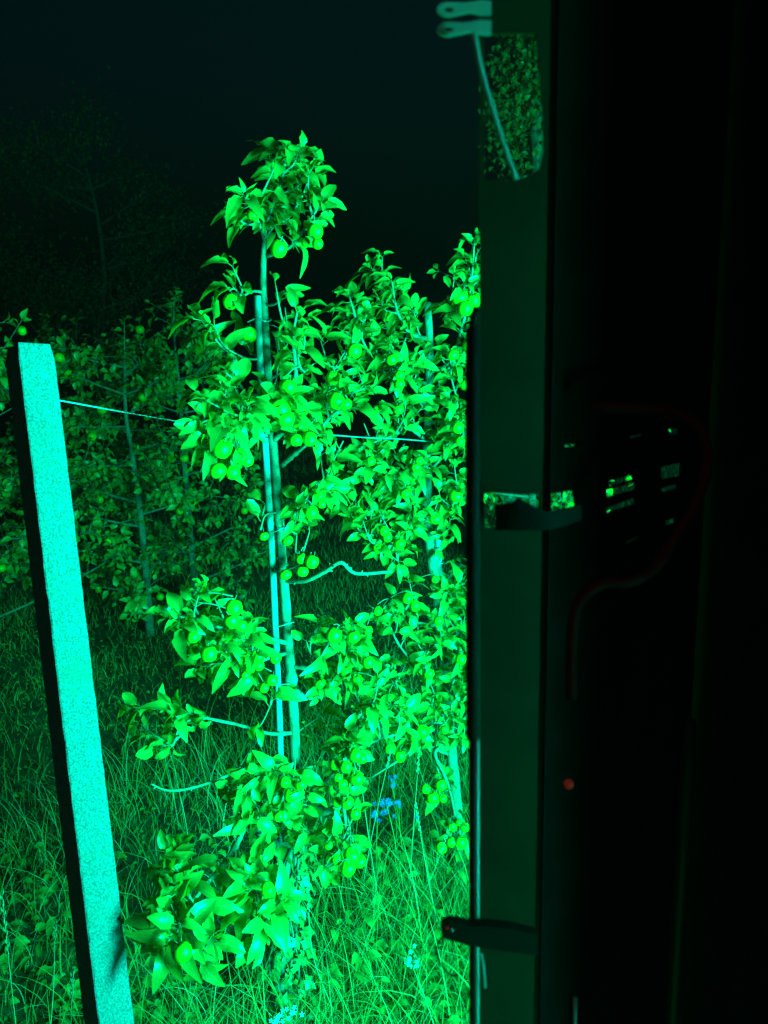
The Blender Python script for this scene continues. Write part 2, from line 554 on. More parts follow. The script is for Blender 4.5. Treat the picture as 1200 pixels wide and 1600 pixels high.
# ------------------------------------------------------------------ apple trees
def place_leaves(root, mats, meshes, tmpls, nmax=300):
    """the leaves that show largest are parts of their own, the rest one mass"""
    def key(m):
        q = proj(m.translation)
        if q is None: return 99
        vis = -20 < q[0] < 760 and -20 < q[1] < 1620
        return q[2] / m.to_scale().x + (0 if vis else 50)
    mats = sorted(mats, key=key)
    b = base(root)
    for i, m in enumerate(mats[:nmax]):
        put('leaf', meshes[random.randrange(len(meshes))], root, Matrix.Translation(-b) @ m)
    if len(mats) > nmax:
        tag(join_leaves('foliage', mats[nmax:], tmpls, meshes[0].materials[0], root), kind='stuff')
def nearest(samples, p):
    return min(samples, key=lambda s: (s - p).length_squared)
def build_tree(name, label, group, Y0, trunk, branches, clusters, apples, size=1.0, trunk_mat='bark', dens=1.0):
    tp = [PY(x, y, Y0 + dy) for (x, y, dy, r) in trunk]
    tr = [r for (_, _, _, r) in trunk]
    bpos = tp[-1].copy(); bpos.z = 0
    root = thing(name, bpos, label, 'tree', group)
    path = catmull(tp, 8)
    rad = [tr[min(i // 8, len(tr) - 1)] * (1 - (i % 8) / 8) + tr[min(i // 8 + 1, len(tr) - 1)] * (i % 8) / 8 for i in range(len(path))]
    MB().tube(path, rad, 12, rough=0.05, knob=0.06).build('trunk', M[trunk_mat], root)
    samples = list(path)
    store = []
    axis_xy = lambda z: min(path, key=lambda q: abs(q.z - z))
    jobs = []
    for br in branches:
        pts, r0, r1 = br[0], br[1], br[2]
        nl = br[3] if len(br) > 3 else 0
        P = [PY(x, y, Y0 + dy) for (x, y, dy) in pts]
        cp = catmull(P, 6)
        n = len(cp) - 1
        mb = MB().tube(cp, [r0 + (r1 - r0) * i / n for i in range(n + 1)], 8, rough=0.08, knob=0.12)
        jobs.append((mb, cp))
        if not nl:
            for q in range(3, n - 1):
                if random.random() < 0.55:
                    dd = rv(1); dd = (dd - (cp[q + 1] - cp[q]).normalized() * dd.dot((cp[q + 1] - cp[q]).normalized())).normalized()
                    rr = r0 + (r1 - r0) * q / n
                    e_ = cp[q] + dd * (rr + random.uniform(.003, .009)) + (cp[q + 1] - cp[q]).normalized() * .004
                    mb.tube([cp[q], cp[q].lerp(e_, .7), e_], [.0022, .002, .0008], 5)
        if nl or r0 > 0.008: samples += cp
        if nl:
            od = cp[-1] - axis_xy(cp[-1].z); od.z = 0
            od = od.normalized() if od.length > 1e-3 else Vector((0, -1, 0))
            twig_leaves(cp, nl, size, od, store, t0=br[4] if len(br) > 4 else 0.25)
    def owner(p):
        return min(jobs, key=lambda j: min((q - p).length_squared for q in j[1]))[0]
    for (cx, cy, rx, ry, dy, n) in clusters:
        c = PY(cx, cy, Y0 + dy)
        k = mpp(c.y) * 1.02
        n = n * dens
        nt_ = max(1, round(n / 7))
        for q in range(nt_):
            while True:
                e = Vector((random.uniform(-1, 1), random.uniform(-1, 1), random.uniform(-1, 1)))
                if e.length < 1: break
            end = c + Vector((e.x * rx * k, e.y * (rx + ry) * 0.45 * k, e.z * ry * k))
            st = nearest(samples, end + (Vector((0, 0, -0.05))))
            if (st - end).length < 0.05:
                end = end + Vector((random.uniform(-.04, .04), random.uniform(-.06, .02), random.uniform(0.02, .06)))
            d = end - st
            mid = st + d * 0.5 + Vector((0, 0, -0.10 * d.length if d.z > 0 else 0.12 * d.length)) + rv(0.008)
            cp = catmull([st, mid, end], 5)
            owner(st).tube(cp, [0.0032 - 0.0018 * i / 10 for i in range(len(cp))], 5, rough=0.1)
            od = end - axis_xy(end.z); od.z = 0
            od = od.normalized() if od.length > 1e-3 else Vector((0, -1, 0))
            t0 = max(0.2, 1 - 0.16 / max(0.05, d.length))
            twig_leaves(cp, max(4, int(round(n / nt_))), size, od, store, t0=t0)
            samples += cp[5:]
    for (ax, ay, dy, r) in apples:
        p = PY(ax, ay, Y0 + dy)
        rr = r * mpp(p.y) * 1.03
        top = p + Vector((0, 0, rr * 1.4))
        st = nearest(samples, top)
        if (st - top).length > 0.012:
            cp = catmull([st, (st + top) / 2 + Vector((0, 0, 0.004)), top], 4)
            owner(st).tube(cp, 0.0014, 5)
        add_apple(root, p, rr)
    for (mb, cp) in jobs:
        mb.build('branch', M['twig'], root)
    return root, store

GROUP_ROW = 'apple trees in the near row'
# --- the tall tree in the middle
T1 = [(413, 372, 0, .0055), (411, 440, 0, .0075), (415, 520, 0, .009), (421, 620, 0, .0095), (429, 720, 0, .0105), (437, 820, 0, .011), (443, 900, 0, .0115), (451, 1010, 0, .0125), (458, 1110, 0, .013), (461, 1190, 0, .0135), (455, 1270, -.01, .022), (444, 1340, -.02, .027), (440, 1450, -.02, .029), (441, 1560, -.02, .035), (441, 1640, -.02, .042)]
B1 = [
 ([(413, 378, 0), (415, 352, 0), (425, 325, -.01), (438, 290, -.02), (446, 252, -.02)], .005, .002, 40, .15),
 ([(413, 378, 0), (405, 350, -.04), (392, 325, -.08), (380, 305, -.1)], .004, .0018, 14, .3),
 ([(418, 400, 0), (440, 392, -.04), (458, 382, -.06), (480, 350, -.08), (500, 320, -.1)], .005, .002, 15, .4),
 ([(422, 355, 0), (450, 340, .04), (475, 300, .08), (485, 265, .1)], .004, .0018, 16, .25),
 ([(411, 457, 0), (395, 455, -.03), (378, 462, -.06), (368, 452, -.08)], .0035, .002, 6, .6),
 ([(414, 478, 0), (432, 474, -.03), (440, 462, -.05)], .003, .0015, 6, .5),
 ([(419, 616, 0), (388, 616, -.06), (374, 600, -.09), (352, 582, -.12)], .003, .0018, 9, .45),
 ([(416, 560, 0), (385, 560, -.03), (350, 540, -.06), (335, 510, -.08)], .003, .0015, 10, .4),
 ([(427, 690, 0), (452, 655, -.05), (462, 590, -.10), (458, 530, -.1), (464, 488, -.1)], .007, .002, 26, .3),
 ([(427, 690, 0), (470, 650, .05), (520, 590, .02), (545, 545, 0)], .006, .002, 20, .3),
 ([(440, 728, 0), (462, 708, -.04), (486, 688, -.08), (530, 640, -.1), (585, 640, -.14)], .006, .002, 16, .45),
 ([(426, 670, 0), (402, 655, -.08), (378, 668, -.16), (340, 655, -.24), (315, 660, -.28)], .006, .002, 18, .35),
 ([(420, 672, 0), (400, 640, -.1), (375, 650, -.2), (330, 630, -.26)], .004, .002, 14, .4),
 ([(440, 793, 0), (462, 778, -.05), (490, 770, -.08), (510, 770, -.08)], .004, .0018, 12, .4),
 ([(441, 830, 0), (452, 815, -.03), (460, 800, -.05)], .003, .0015, 8, .3),
 ([(437, 800, 0), (415, 805, -.03), (407, 828, -.05)], .003, .0015, 7, .4),
 ([(444, 908, 0), (478, 907, -.05), (508, 893, -.07), (533, 879, -.08), (556, 896, -.07), (612, 893, -.05)], .006, .0035, 0),
 ([(448, 890, 0), (465, 882, -.04), (485, 870, -.07)], .003, .0015, 5, .3),
 ([(451, 1005, 0), (405, 995, -.08), (358, 985, -.14), (300, 968, -.2), (268, 962, -.22)], .006, .002, 20, .3),
 ([(451, 1020, 0), (415, 1030, -.1), (385, 1045, -.16), (330, 1020, -.2)], .005, .002, 14, .35),
 ([(456, 1042, 0), (482, 1042, -.02), (500, 1028, -.04), (525, 985, -.06), (545, 975, -.06)], .006, .002, 14, .4),
 ([(458, 1075, 0), (490, 1090, .02), (530, 1040, .04), (560, 1010, .04)], .005, .002, 16, .35),
 ([(460, 1145, 0), (420, 1146, -.05), (370, 1132, -.1), (322, 1122, -.15), (280, 1112, -.18), (215, 1105, -.2)], .005, .0018, 22, .55),
 ([(322, 1122, -.15), (285, 1130, -.2), (270, 1165, -.22)], .003, .0015, 12, .3),
 ([(460, 1200, 0), (395, 1192, -.06), (350, 1214, -.1), (300, 1231, -.13), (262, 1235, -.15), (236, 1225, -.16)], .0045, .0022, 0),
 ([(440, 1335, -.02), (415, 1305, -.05), (398, 1280, -.07), (384, 1265, -.09)], .018, .0125, 0),
 ([(384, 1272, -.09), (374, 1310, -.13), (350, 1350, -.2), (325, 1378, -.26), (300, 1410, -.33)], .008, .004, 12, .35),
 ([(325, 1378, -.26), (318, 1420, -.33), (290, 1450, -.4), (262, 1470, -.45)], .005, .002, 16, .25),
 ([(300, 1410, -.33), (282, 1370, -.32), (262, 1335, -.3)], .004, .002, 14, .2),
 ([(444, 1345, -.02), (425, 1360, -.12), (410, 1400, -.2), (400, 1455, -.25)], .005, .002, 14, .3),
 ([(457, 1262, 0), (485, 1264, -.03), (515, 1268, -.06), (546, 1250, -.07)], .015, .009, 0),
 ([(457, 1255, 0), (490, 1235, -.03), (520, 1210, -.05), (545, 1180, -.06), (560, 1130, -.06)], .008, .003, 18, .4),
 ([(536, 1256, -.07), (540, 1290, -.1), (538, 1330, -.13)], .005, .002, 12, .25),
 ([(500, 1268, -.05), (505, 1300, -.09), (520, 1330, -.12)], .004, .002, 8, .4),
 ([(545, 1180, -.06), (580, 1160, -.05), (620, 1147, -.04)], .005, .003, 6, .3),
 ([(458, 1250, 0), (440, 1215, -.06), (410, 1210, -.1), (385, 1235, -.13)], .004, .002, 16, .25),
]
C1 = [
 (445, 270, 42, 42, 0, 28), (395, 318, 34, 30, -.06, 10), (482, 340, 30, 35, -.05, 10), (425, 345, 25, 25, .03, 10),
 (362, 445, 20, 15, -.07, 4), (335, 545, 28, 30, -.05, 10), (360, 580, 30, 22, -.1, 5), (388, 520, 18, 20, .03, 5),
 (455, 500, 30, 30, -.05, 14), (475, 550, 55, 50, -.04, 36), (500, 600, 55, 50, -.05, 36), (455, 625, 35, 50, -.1, 26), (540, 620, 50, 35, -.08, 16), (470, 665, 35, 22, -.08, 14), (430, 590, 20, 40, -.06, 8),
 (345, 680, 48, 45, -.22, 34), (330, 720, 30, 30, -.24, 12), (400, 690, 28, 28, -.12, 12), (385, 650, 30, 22, -.18, 8),
 (490, 775, 32, 25, -.06, 18), (455, 830, 14, 28, -.04, 9), (410, 820, 12, 28, -.03, 6), (510, 720, 30, 25, -.06, 9), (470, 880, 25, 15, -.06, 5),
 (300, 970, 36, 30, -.18, 20), (345, 1000, 55, 45, -.16, 36), (395, 1030, 45, 45, -.12, 30), (415, 1075, 25, 25, -.12, 9), (330, 1045, 25, 22, -.18, 8),
 (505, 990, 35, 28, -.03, 18), (540, 1010, 45, 40, 0, 26), (505, 1070, 40, 45, .02, 28), (560, 1090, 42, 50, 0, 30), (545, 1155, 45, 35, -.04, 20), (490, 1140, 22, 40, .02, 10), (600, 1130, 30, 30, 0, 12),
 (265, 1125, 55, 32, -.18, 20), (280, 1165, 30, 22, -.2, 6),
 (390, 1215, 40, 25, -.1, 18), (450, 1215, 28, 30, -.05, 16), (420, 1250, 40, 28, -.08, 16), (440, 1310, 30, 40, -.1, 12), (365, 1265, 25, 18, -.09, 6),
 (290, 1370, 38, 42, -.32, 20), (270, 1440, 38, 45, -.42, 18), (320, 1470, 36, 40, -.42, 10), (385, 1350, 40, 45, -.22, 18), (410, 1430, 28, 50, -.25, 11), (360, 1300, 25, 25, -.14, 6),
 (490, 1245, 28, 25, -.05, 10), (545, 1220, 30, 28, -.06, 10), (530, 1300, 38, 30, -.1, 16), (545, 1350, 30, 34, -.13, 9), (495, 1295, 25, 25, -.08, 8),
]
A1 = [(396, 336, -.12, 10), (435, 389, -.07, 13), (492, 362, -.11, 12), (496, 381, -.11, 8), (478, 379, -.08, 7), (360, 472, -.09, 11), (388, 523, -.02, 13), (437, 525, .05, 8),
 (450, 605, -.16, 13), (437, 640, -.16, 16), (446, 655, -.17, 14), (470, 640, -.12, 12), (553, 549, -.08, 11), (525, 627, -.14, 14), (540, 632, -.12, 10), (462, 688, -.13, 11), (484, 686, -.13, 11), (468, 668, -.1, 12), (520, 590, -.1, 10),
 (347, 702, -.30, 16), (340, 736, -.30, 14), (374, 713, -.27, 15), (363, 738, -.27, 12), (386, 720, -.24, 10),
 (486, 801, -.1, 11), (498, 773, -.12, 10), (503, 788, -.1, 7), (449, 845, -.06, 9), (446, 898, -.05, 10), (471, 873, -.07, 9), (487, 878, -.08, 11), (472, 893, -.07, 10), (412, 838, -.03, 8),
 (365, 950, -.22, 14), (362, 970, -.23, 13), (376, 978, -.22, 11), (301, 995, -.26, 11), (326, 1022, -.27, 13), (304, 1014, -.24, 10), (380, 1032, -.22, 10), (390, 1044, -.23, 9), (402, 1026, -.2, 11), (425, 1063, -.18, 11), (404, 1040, -.2, 9), (430, 1028, -.15, 10), (383, 1055, -.2, 8), (412, 1075, -.18, 8),
 (522, 993, -.09, 13), (552, 995, -.1, 11), (575, 1035, -.07, 10), (540, 1050, -.05, 9), (500, 1068, -.04, 9), (558, 1062, -.08, 9),
 (555, 1180, -.12, 11), (535, 1225, -.12, 9), (540, 1198, -.12, 11), (557, 1217, -.12, 12), (565, 1185, -.1, 9), (523, 1195, -.1, 9), (528, 1215, -.12, 8), (470, 1225, -.12, 10), (455, 1243, -.12, 12), (445, 1222, -.12, 9),
 (526, 1253, -.12, 8), (543, 1254, -.14, 11), (555, 1272, -.14, 10), (549, 1337, -.2, 14), (527, 1343, -.2, 10), (543, 1357, -.22, 13), (562, 1346, -.2, 11), (513, 1322, -.17, 8), (436, 1275, -.16, 9),
 (285, 1488, -.52, 17), (418, 1390, -.3, 13)]
t1, st1 = build_tree('apple_tree', 'tall slender apple tree tied to a stake, a tuft of leaves at its top', GROUP_ROW, 1.80, T1, B1, C1, A1, size=0.76, dens=1.45)
def clear_of(mats, line, ranges, half):
    out = []
    for m in mats:
        q = proj(m @ Vector((0, .05, 0)))
        x = np.interp(q[1], [p[1] for p in line], [p[0] for p in line])
        if any(a < q[1] < b for (a, b) in ranges) and abs(q[0] - x) < half: continue
        out.append(m)
    return out
st1 = clear_of(st1, [(p[0] - 6, p[1]) for p in T1], [(392, 500), (500, 590), (715, 990), (1085, 1185)], 22)
GAPS = [(530, 935, 85, 30), (500, 855, 45, 38), (625, 1235, 55, 48), (560, 1290, 30, 22), (370, 870, 60, 70), (560, 665, 22, 26), (620, 1010, 22, 22), (490, 735, 28, 22), (640, 690, 22, 14), (330, 1165, 60, 26), (390, 1115, 45, 20), (300, 1270, 70, 30), (480, 1010, 12, 30)]
def in_gap(m):
    q = proj(m @ Vector((0, .05, 0)))
    if q[0] < 190 or (q[1] > 1250 and q[0] < 246): return True
    return any(((q[0] - a) / c) ** 2 + ((q[1] - b) / d) ** 2 < 1 for (a, b, c, d) in GAPS)
st1 = [m for m in st1 if not in_gap(m)]
def near_low(m):
    q = proj(m.translation)
    return q[1] > 1290 and q[0] < 430
st1 = [m @ Matrix.Scale(1.32, 4) if near_low(m) else m for m in st1]
tpts = [PY(x - 5, y, 1.79) for (x, y) in ((412, 400), (412, 440), (414, 480), (417, 540), (420, 590))]
def shades_trunk(m):
    p = m @ Vector((0, .05, 0))
    for t in tpts:
        d = (Vector((LIGHT_POS.x, LIGHT_POS.y, LIGHT_POS.z + .3)) - t).normalized()
        v = p - t
        k = v.dot(d)
        if 0.02 < k < 0.5 and (v - d * k).length < 0.028: return True
    return False
st1 = [m for m in st1 if not (shades_trunk(m) and random.random() < 0.75)]
place_leaves(t1, st1, LEAF_ME, LT)

# --- the bushy tree next to the machine
T2 = [(668, 472, 0, .011), (671, 560, 0, .0125), (669, 650, .01, .0135), (667, 740, .01, .015), (670, 830, 0, .017), (677, 890, 0, .018), (686, 960, 0, .019), (694, 1060, 0, .0185), (706, 1180, 0, .0185), (716, 1290, 0, .019), (720, 1400, 0, .024)]
B2 = [
 ([(668, 530, 0), (640, 520, -.06), (622, 490, -.1), (612, 440, -.12)], .007, .002, 20, .25),
 ([(669, 560, 0), (620, 540, -.02), (598, 480, 0), (597, 402, 0)], .007, .002, 26, .3),
 ([(669, 600, 0), (610, 590, -.1), (570, 540, -.14), (545, 460, -.16)], .007, .002, 22, .35),
 ([(669, 640, 0), (645, 600, -.08), (630, 580, -.1), (600, 560, -.14)], .011, .005, 14, .3),
 ([(668, 620, 0), (700, 580, -.04), (732, 470, -.06), (742, 370, -.07)], .008, .002, 30, .4),
 ([(668, 600, 0), (710, 560, .05), (760, 540, .1), (800, 520, .12)], .007, .002, 18, .3),
 ([(667, 690, 0), (640, 670, -.06), (615, 680, -.1), (560, 700, -.16)], .006, .002, 20, .3),
 ([(667, 740, 0), (700, 700, -.06), (715, 640, -.08), (705, 590, -.1)], .006, .002, 22, .3),
 ([(668, 790, 0), (620, 760, -.1), (570, 740, -.16), (525, 750, -.2)], .007, .002, 24, .3),
 ([(669, 810, 0), (640, 830, -.1), (610, 840, -.16), (590, 860, -.18)], .006, .002, 20, .3),
 ([(672, 840, 0), (700, 800, -.06), (720, 760, -.08), (760, 740, -.05)], .006, .002, 22, .3),
 ([(684, 930, 0), (715, 915, -.04), (745, 905, -.06)], .007, .003, 14, .3),
 ([(688, 980, 0), (640, 970, -.1), (600, 960, -.14), (575, 945, -.16)], .005, .002, 20, .35),
 ([(690, 1010, 0), (715, 990, -.08), (735, 960, -.1)], .005, .002, 18, .3),
 ([(694, 1060, 0), (660, 1050, -.1), (625, 1010, -.15), (610, 980, -.15)], .005, .002, 20, .3),
 ([(698, 1100, 0), (710, 1060, -.1), (730, 1040, -.12)], .005, .002, 20, .3),
 ([(700, 1140, 0), (660, 1110, -.1), (630, 1090, -.14), (610, 1060, -.14)], .006, .002, 22, .3),
 ([(704, 1180, 0), (660, 1165, -.08), (620, 1190, -.12), (580, 1215, -.14)], .005, .0025, 4, .6),
 ([(690, 1165, -.05), (680, 1180, -.08), (700, 1225, -.12), (712, 1280, -.14), (716, 1310, -.15)], .0055, .003, 10, .5),
 ([(704, 1200, 0), (690, 1215, -.06), (680, 1240, -.08)], .004, .002, 10, .3),
 ([(704, 1170, 0), (690, 1130, -.12), (660, 1140, -.15), (640, 1160, -.16)], .005, .002, 14, .3),
]
C2 = [
 (597, 430, 18, 35, 0, 14), (560, 470, 30, 22, -.12, 18), (620, 480, 40, 35, -.05, 34), (575, 520, 45, 40, -.1, 40), (640, 540, 40, 40, -.04, 34), (600, 570, 50, 40, -.1, 40), (630, 620, 50, 40, -.1, 40), (560, 590, 35, 35, -.12, 20),
 (738, 420, 22, 45, -.06, 26), (725, 470, 30, 28, -.06, 22), (700, 580, 30, 40, -.06, 30), (715, 650, 28, 50, -.08, 36), (690, 700, 35, 40, -.06, 30), (780, 560, 50, 60, .05, 40), (770, 700, 40, 80, .02, 40),
 (600, 690, 55, 32, -.12, 44), (560, 720, 45, 30, -.16, 30), (620, 740, 50, 35, -.12, 44), (555, 770, 40, 35, -.18, 30), (610, 800, 50, 35, -.14, 44), (660, 770, 40, 35, -.1, 30), (560, 830, 40, 25, -.18, 26), (610, 855, 38, 28, -.16, 28), (710, 760, 28, 45, -.08, 34), (700, 820, 30, 30, -.06, 22),
 (695, 925, 35, 22, -.06, 24), (720, 960, 25, 35, -.1, 22), (620, 945, 45, 28, -.14, 34), (660, 990, 38, 32, -.1, 34), (710, 1020, 30, 38, -.1, 34), (640, 1040, 42, 35, -.12, 40), (690, 1080, 40, 38, -.1, 40), (650, 1110, 42, 30, -.12, 34), (715, 1120, 22, 40, -.12, 26), (615, 1090, 28, 30, -.14, 20), (660, 1150, 35, 20, -.14, 16), (740, 1050, 30, 90, -.04, 34),
 (685, 1235, 26, 26, -.1, 14), (715, 1305, 20, 30, -.14, 8), (640, 1150, 25, 20, -.14, 10),
]
A2 = [(612, 562, -.2, 10), (624, 587, -.2, 8), (624, 600, -.2, 8), (606, 495, -.08, 9), (719, 465, -.13, 12), (740, 470, -.13, 11), (727, 482, -.14, 12), (735, 540, -.1, 12), (708, 555, -.14, 9), (715, 668, -.16, 9), (578, 722, -.22, 9), (634, 771, -.22, 9), (600, 830, -.22, 8), (625, 850, -.22, 9), (605, 840, -.22, 8), (590, 858, -.22, 8), (560, 800, -.22, 8), (650, 730, -.2, 8), (655, 720, -.2, 7), (712, 775, -.16, 11), (680, 810, -.14, 10), (719, 690, -.15, 8),
 (648, 947, -.2, 9), (636, 935, -.2, 9), (590, 955, -.2, 8), (670, 1053, -.18, 9), (608, 1090, -.2, 7), (660, 1143, -.2, 12), (648, 1152, -.21, 9), (625, 1182, -.2, 10), (608, 1170, -.2, 9), (603, 1130, -.2, 8), (720, 1030, -.2, 9), (695, 1140, -.2, 7), (685, 970, -.16, 8), (575, 985, -.2, 8),
 (689, 1227, -.16, 10), (665, 1233, -.16, 8), (676, 1247, -.17, 11), (692, 1248, -.16, 7), (668, 1250, -.14, 6), (707, 1292, -.2, 8), (717, 1285, -.2, 6), (726, 1293, -.2, 8), (705, 1316, -.2, 9), (720, 1317, -.21, 11), (690, 1325, -.2, 10), (623, 640, -.2, 8), (680, 905, -.14, 7), (590, 640, -.18, 8)]
t2, st2 = build_tree('apple_tree', 'bushy apple tree beside the dark machine post, its trunk cut off square at the top', GROUP_ROW, 2.40, T2, B2, C2, A2, size=0.74, dens=1.25)
st2 = [m for m in st2 if not in_gap(m)]
place_leaves(t2, st2, LEAF_ME, LT)

# --- generic orchard tree
def random_tree(label, group, loc, height, nbr, reach, seed, dens=1.0, low=0.35, napples=14, nmax=300, size=1.0, lean=0.0, name='apple_tree', far=True):
    random.seed(seed)
    loc = Vector(loc)
    root = thing(name, loc, label, 'tree', group)
    pts = [loc + Vector((lean * h + random.uniform(-.02, .02), random.uniform(-.02, .02), h)) for h in (-0.03, height * .25, height * .5, height * .75, height * .93)]
    path = catmull(pts, 6)
    n = len(path) - 1
    MB().tube(path, [0.028 * (1 - 0.75 * i / n) for i in range(n + 1)], 9, rough=0.05).build('trunk', M['oldbark' if far else 'bark'], root)
    store, samples = [], []
    for b in range(nbr):
        f = low + (1.0 - low) * (b + random.random() * 0.8) / nbr
        k = min(int(f * n), n)
        st = path[k]
        a = b * 2.4 + random.uniform(-.5, .5)
        ln = reach * (1.15 - 0.7 * f) * random.uniform(0.7, 1.2)
        up = random.uniform(0.05, 0.5) + 0.9 * max(0, f - 0.75)
        d = Vector((math.cos(a), math.sin(a), 0))
        P = [st, st + d * ln * .4 + Vector((0, 0, up * ln * .3)), st + d * ln * .8 + Vector((0, 0, up * ln * .7)), st + d * ln + Vector((0, 0, up * ln))]
        cp = catmull(P, 4)
        m = len(cp) - 1
        mb = MB().tube(cp, [0.008 - 0.006 * i / m for i in range(m + 1)], 6, rough=0.08)
        twig_leaves(cp, int(14 * dens), size, d, store, t0=0.3)
        for q in range(int(7 * dens)):
            s0 = cp[random.randint(m // 3, m)]
            e = s0 + Vector((random.gauss(0, .09), random.gauss(0, .09), random.uniform(-.1, .16)))
            tw = catmull([s0, (s0 + e) / 2 + rv(.01), e], 3)
            mb.tube(tw, [.003 - .0015 * i / 6 for i in range(len(tw))], 4)
            twig_leaves(tw, random.randint(6, 9), size, d, store, t0=0.2)
            samples.append(e)
        mb.build('branch', M['oldbark' if far else 'twig'], root)
    # leading shoot
    tw = catmull([path[-1], path[-1] + Vector((.01, 0, height * .06)), path[-1] + Vector((0.02, 0, height * .12))], 4)
    MB().tube(tw, [.005 - .003 * i / 8 for i in range(len(tw))], 5).build('branch', M['twig'], root)
    twig_leaves(tw, 16, size, Vector((0, -1, 0)), store, t0=0.0)
    for q in range(napples):
        s = random.choice(samples)
        add_apple(root, s + Vector((random.gauss(0, .02), random.gauss(0, .02), -0.045)), random.uniform(.022, .03), False)
    place_leaves(root, store, LEAF_FAR_ME, LT_LOW, nmax)
    return root
def gp(px, Y):
    d = ray(px, 800); p = CAM + d * (Y / d.y)
    return Vector((p.x, Y, 0))
GROUP_BACK = 'apple trees in the next row'
random_tree('apple tree standing behind the machine, seen through the slots in its plate', GROUP_ROW, gp(835, 3.3), 2.2, 15, 0.5, 31, 1.1, 0.3, 20, 300, size=0.75)
random_tree('dim low apple tree of the next row, just right of the concrete post', GROUP_BACK, gp(222, 4.7), 1.85, 21, 0.66, 32, 2.1, 0.07, 30, 300, lean=-0.02, size=0.8)
random_tree('dim apple tree of the next row, just left of the tall staked tree', GROUP_BACK, gp(292, 5.3), 2.0, 20, 0.64, 33, 2.1, 0.08, 22, 300, size=0.8)
random_tree('dim apple tree cut by the left edge of the picture, behind the concrete post', GROUP_BACK, gp(-55, 4.2), 2.25, 19, 0.66, 34, 1.9, 0.1, 14, 300, size=0.85)
random_tree('dim apple tree of the next row, mostly hidden behind the concrete post', GROUP_BACK, gp(70, 5.6), 1.7, 18, 0.64, 36, 1.9, 0.08, 12, 250, size=0.8)

random_tree('dim apple tree of the next row, filling the gap low behind the concrete post', GROUP_BACK, gp(148, 6.4), 1.9, 18, 0.66, 38, 2.0, 0.08, 14, 200, size=0.85)

# --- tall dark trees far behind
def tall_tree(label, loc, height, rad, seed, nleaf, lsize=1.0, min_px=-9999):
    random.seed(seed)
    loc = Vector(loc)
    root = thing('tall_tree', loc, label, 'tree', 'tall dark trees beyond the orchard')
    pts = [loc + Vector((random.uniform(-.035, .035) * height, random.uniform(-.035, .035) * height, h * height)) for h in (-0.01, .25, .5, .75, .95)]
    path = catmull(pts, 5)
    n = len(path) - 1
    MB().tube(path, [.13 * (1 - .8 * i / n) for i in range(n + 1)], 10, rough=.08).build('trunk', M['oldbark'], root)
    clumps, store = [], []
    for b in range(26):
        f = random.uniform(.18, 1.0)
        st = path[min(int(f * n), n)]
        a = b * 2.4 + random.uniform(-.4, .4)
        ln = rad * (1.1 - .6 * abs(f - .5)) * random.uniform(.5, 1.1)
        e = st + Vector((math.cos(a) * ln, math.sin(a) * ln, ln * random.uniform(.1, .6)))
        cp = catmull([st, (st + e) / 2 + rv(.08), e], 4)
        MB().tube(cp, [.04 - .032 * i / 8 for i in range(len(cp))], 6).build('limb', M['oldbark'], root)
        clumps += [cp[4], cp[6], cp[8]]
    for i in range(nleaf):
        c = random.choice(clumps)
        g_ = 0.09 + 0.09 * rad
        p = c + Vector((random.gauss(0, g_), random.gauss(0, g_), random.gauss(0, g_)))
        if proj(p)[0] < min_px: continue
        store.append(frame(p, rv(1) + Vector((0, 0, -.3)), Vector((0, -.3, 1)) + rv(.6), random.uniform(1.0, 1.7) * lsize))
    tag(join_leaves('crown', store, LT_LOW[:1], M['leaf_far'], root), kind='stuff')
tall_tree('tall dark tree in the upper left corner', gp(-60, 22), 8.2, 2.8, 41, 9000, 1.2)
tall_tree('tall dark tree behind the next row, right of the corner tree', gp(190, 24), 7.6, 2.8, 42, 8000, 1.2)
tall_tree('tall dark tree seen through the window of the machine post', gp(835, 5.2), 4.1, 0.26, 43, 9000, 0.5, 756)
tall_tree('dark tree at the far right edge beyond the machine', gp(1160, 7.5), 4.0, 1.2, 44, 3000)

# ------------------------------------------------------------------ concrete post
random.seed(5)
def strut_post(top_px, bot_px, Yt, Yb, wt, wb, yaw):
    top, bot = PY(*top_px, Yt), PY(*bot_px, Yb)
    d = (top - bot).normalized()
    bot = bot - d * (bot.z + 0.15) / d.z
    L = (top - bot).length
    fn = Vector((math.sin(yaw), -math.cos(yaw), 0)); fn = (fn - d * fn.dot(d)).normalized()
    sn = d.cross(fn)
    n, V, F = 90, [], []
    for i in range(n + 1):
        t = i / n
        s = wb + (wt - wb) * t
        ch = s * 0.035
        h = s / 2
        c = bot + d * L * t
        shrink = 1.0
        if i == n: shrink = 0.90
        h *= 1 + 0.003 * math.sin(i * 0.9) * math.sin(i * 0.37 + 1)
        ring = [(-h + ch, -h), (h - ch, -h), (h, -h + ch), (h, h - ch), (h - ch, h), (-h + ch, h), (-h, h - ch), (-h, -h + ch)]
        for (a, b) in ring:
            j = 0.0004
            V.append(c + sn * (a * shrink + random.gauss(0, j)) - fn * (b * shrink + random.gauss(0, j)) + d * (random.gauss(0, 0.004) if i == n else 0))
    for i in range(n):
        for k in range(8):
            a, b = i * 8 + k, i * 8 + (k + 1) % 8
            F.append((a, b, b + 8, a + 8))
    F.append(tuple(n * 8 + k for k in range(8)))
    r = thing('concrete_post', (bot.x, bot.y, 0), 'rough square concrete trellis post leaning at the left, brightly lit', 'post')
    o = mesh_obj('shaft', V, F, M['concrete'], r, smooth=False)
    return r, top, d, fn, sn
post, ptop, pd, pfn, psn = strut_post((45, 545), (171, 1600), 1.50, 1.36, 0.066, 0.076, R(47))

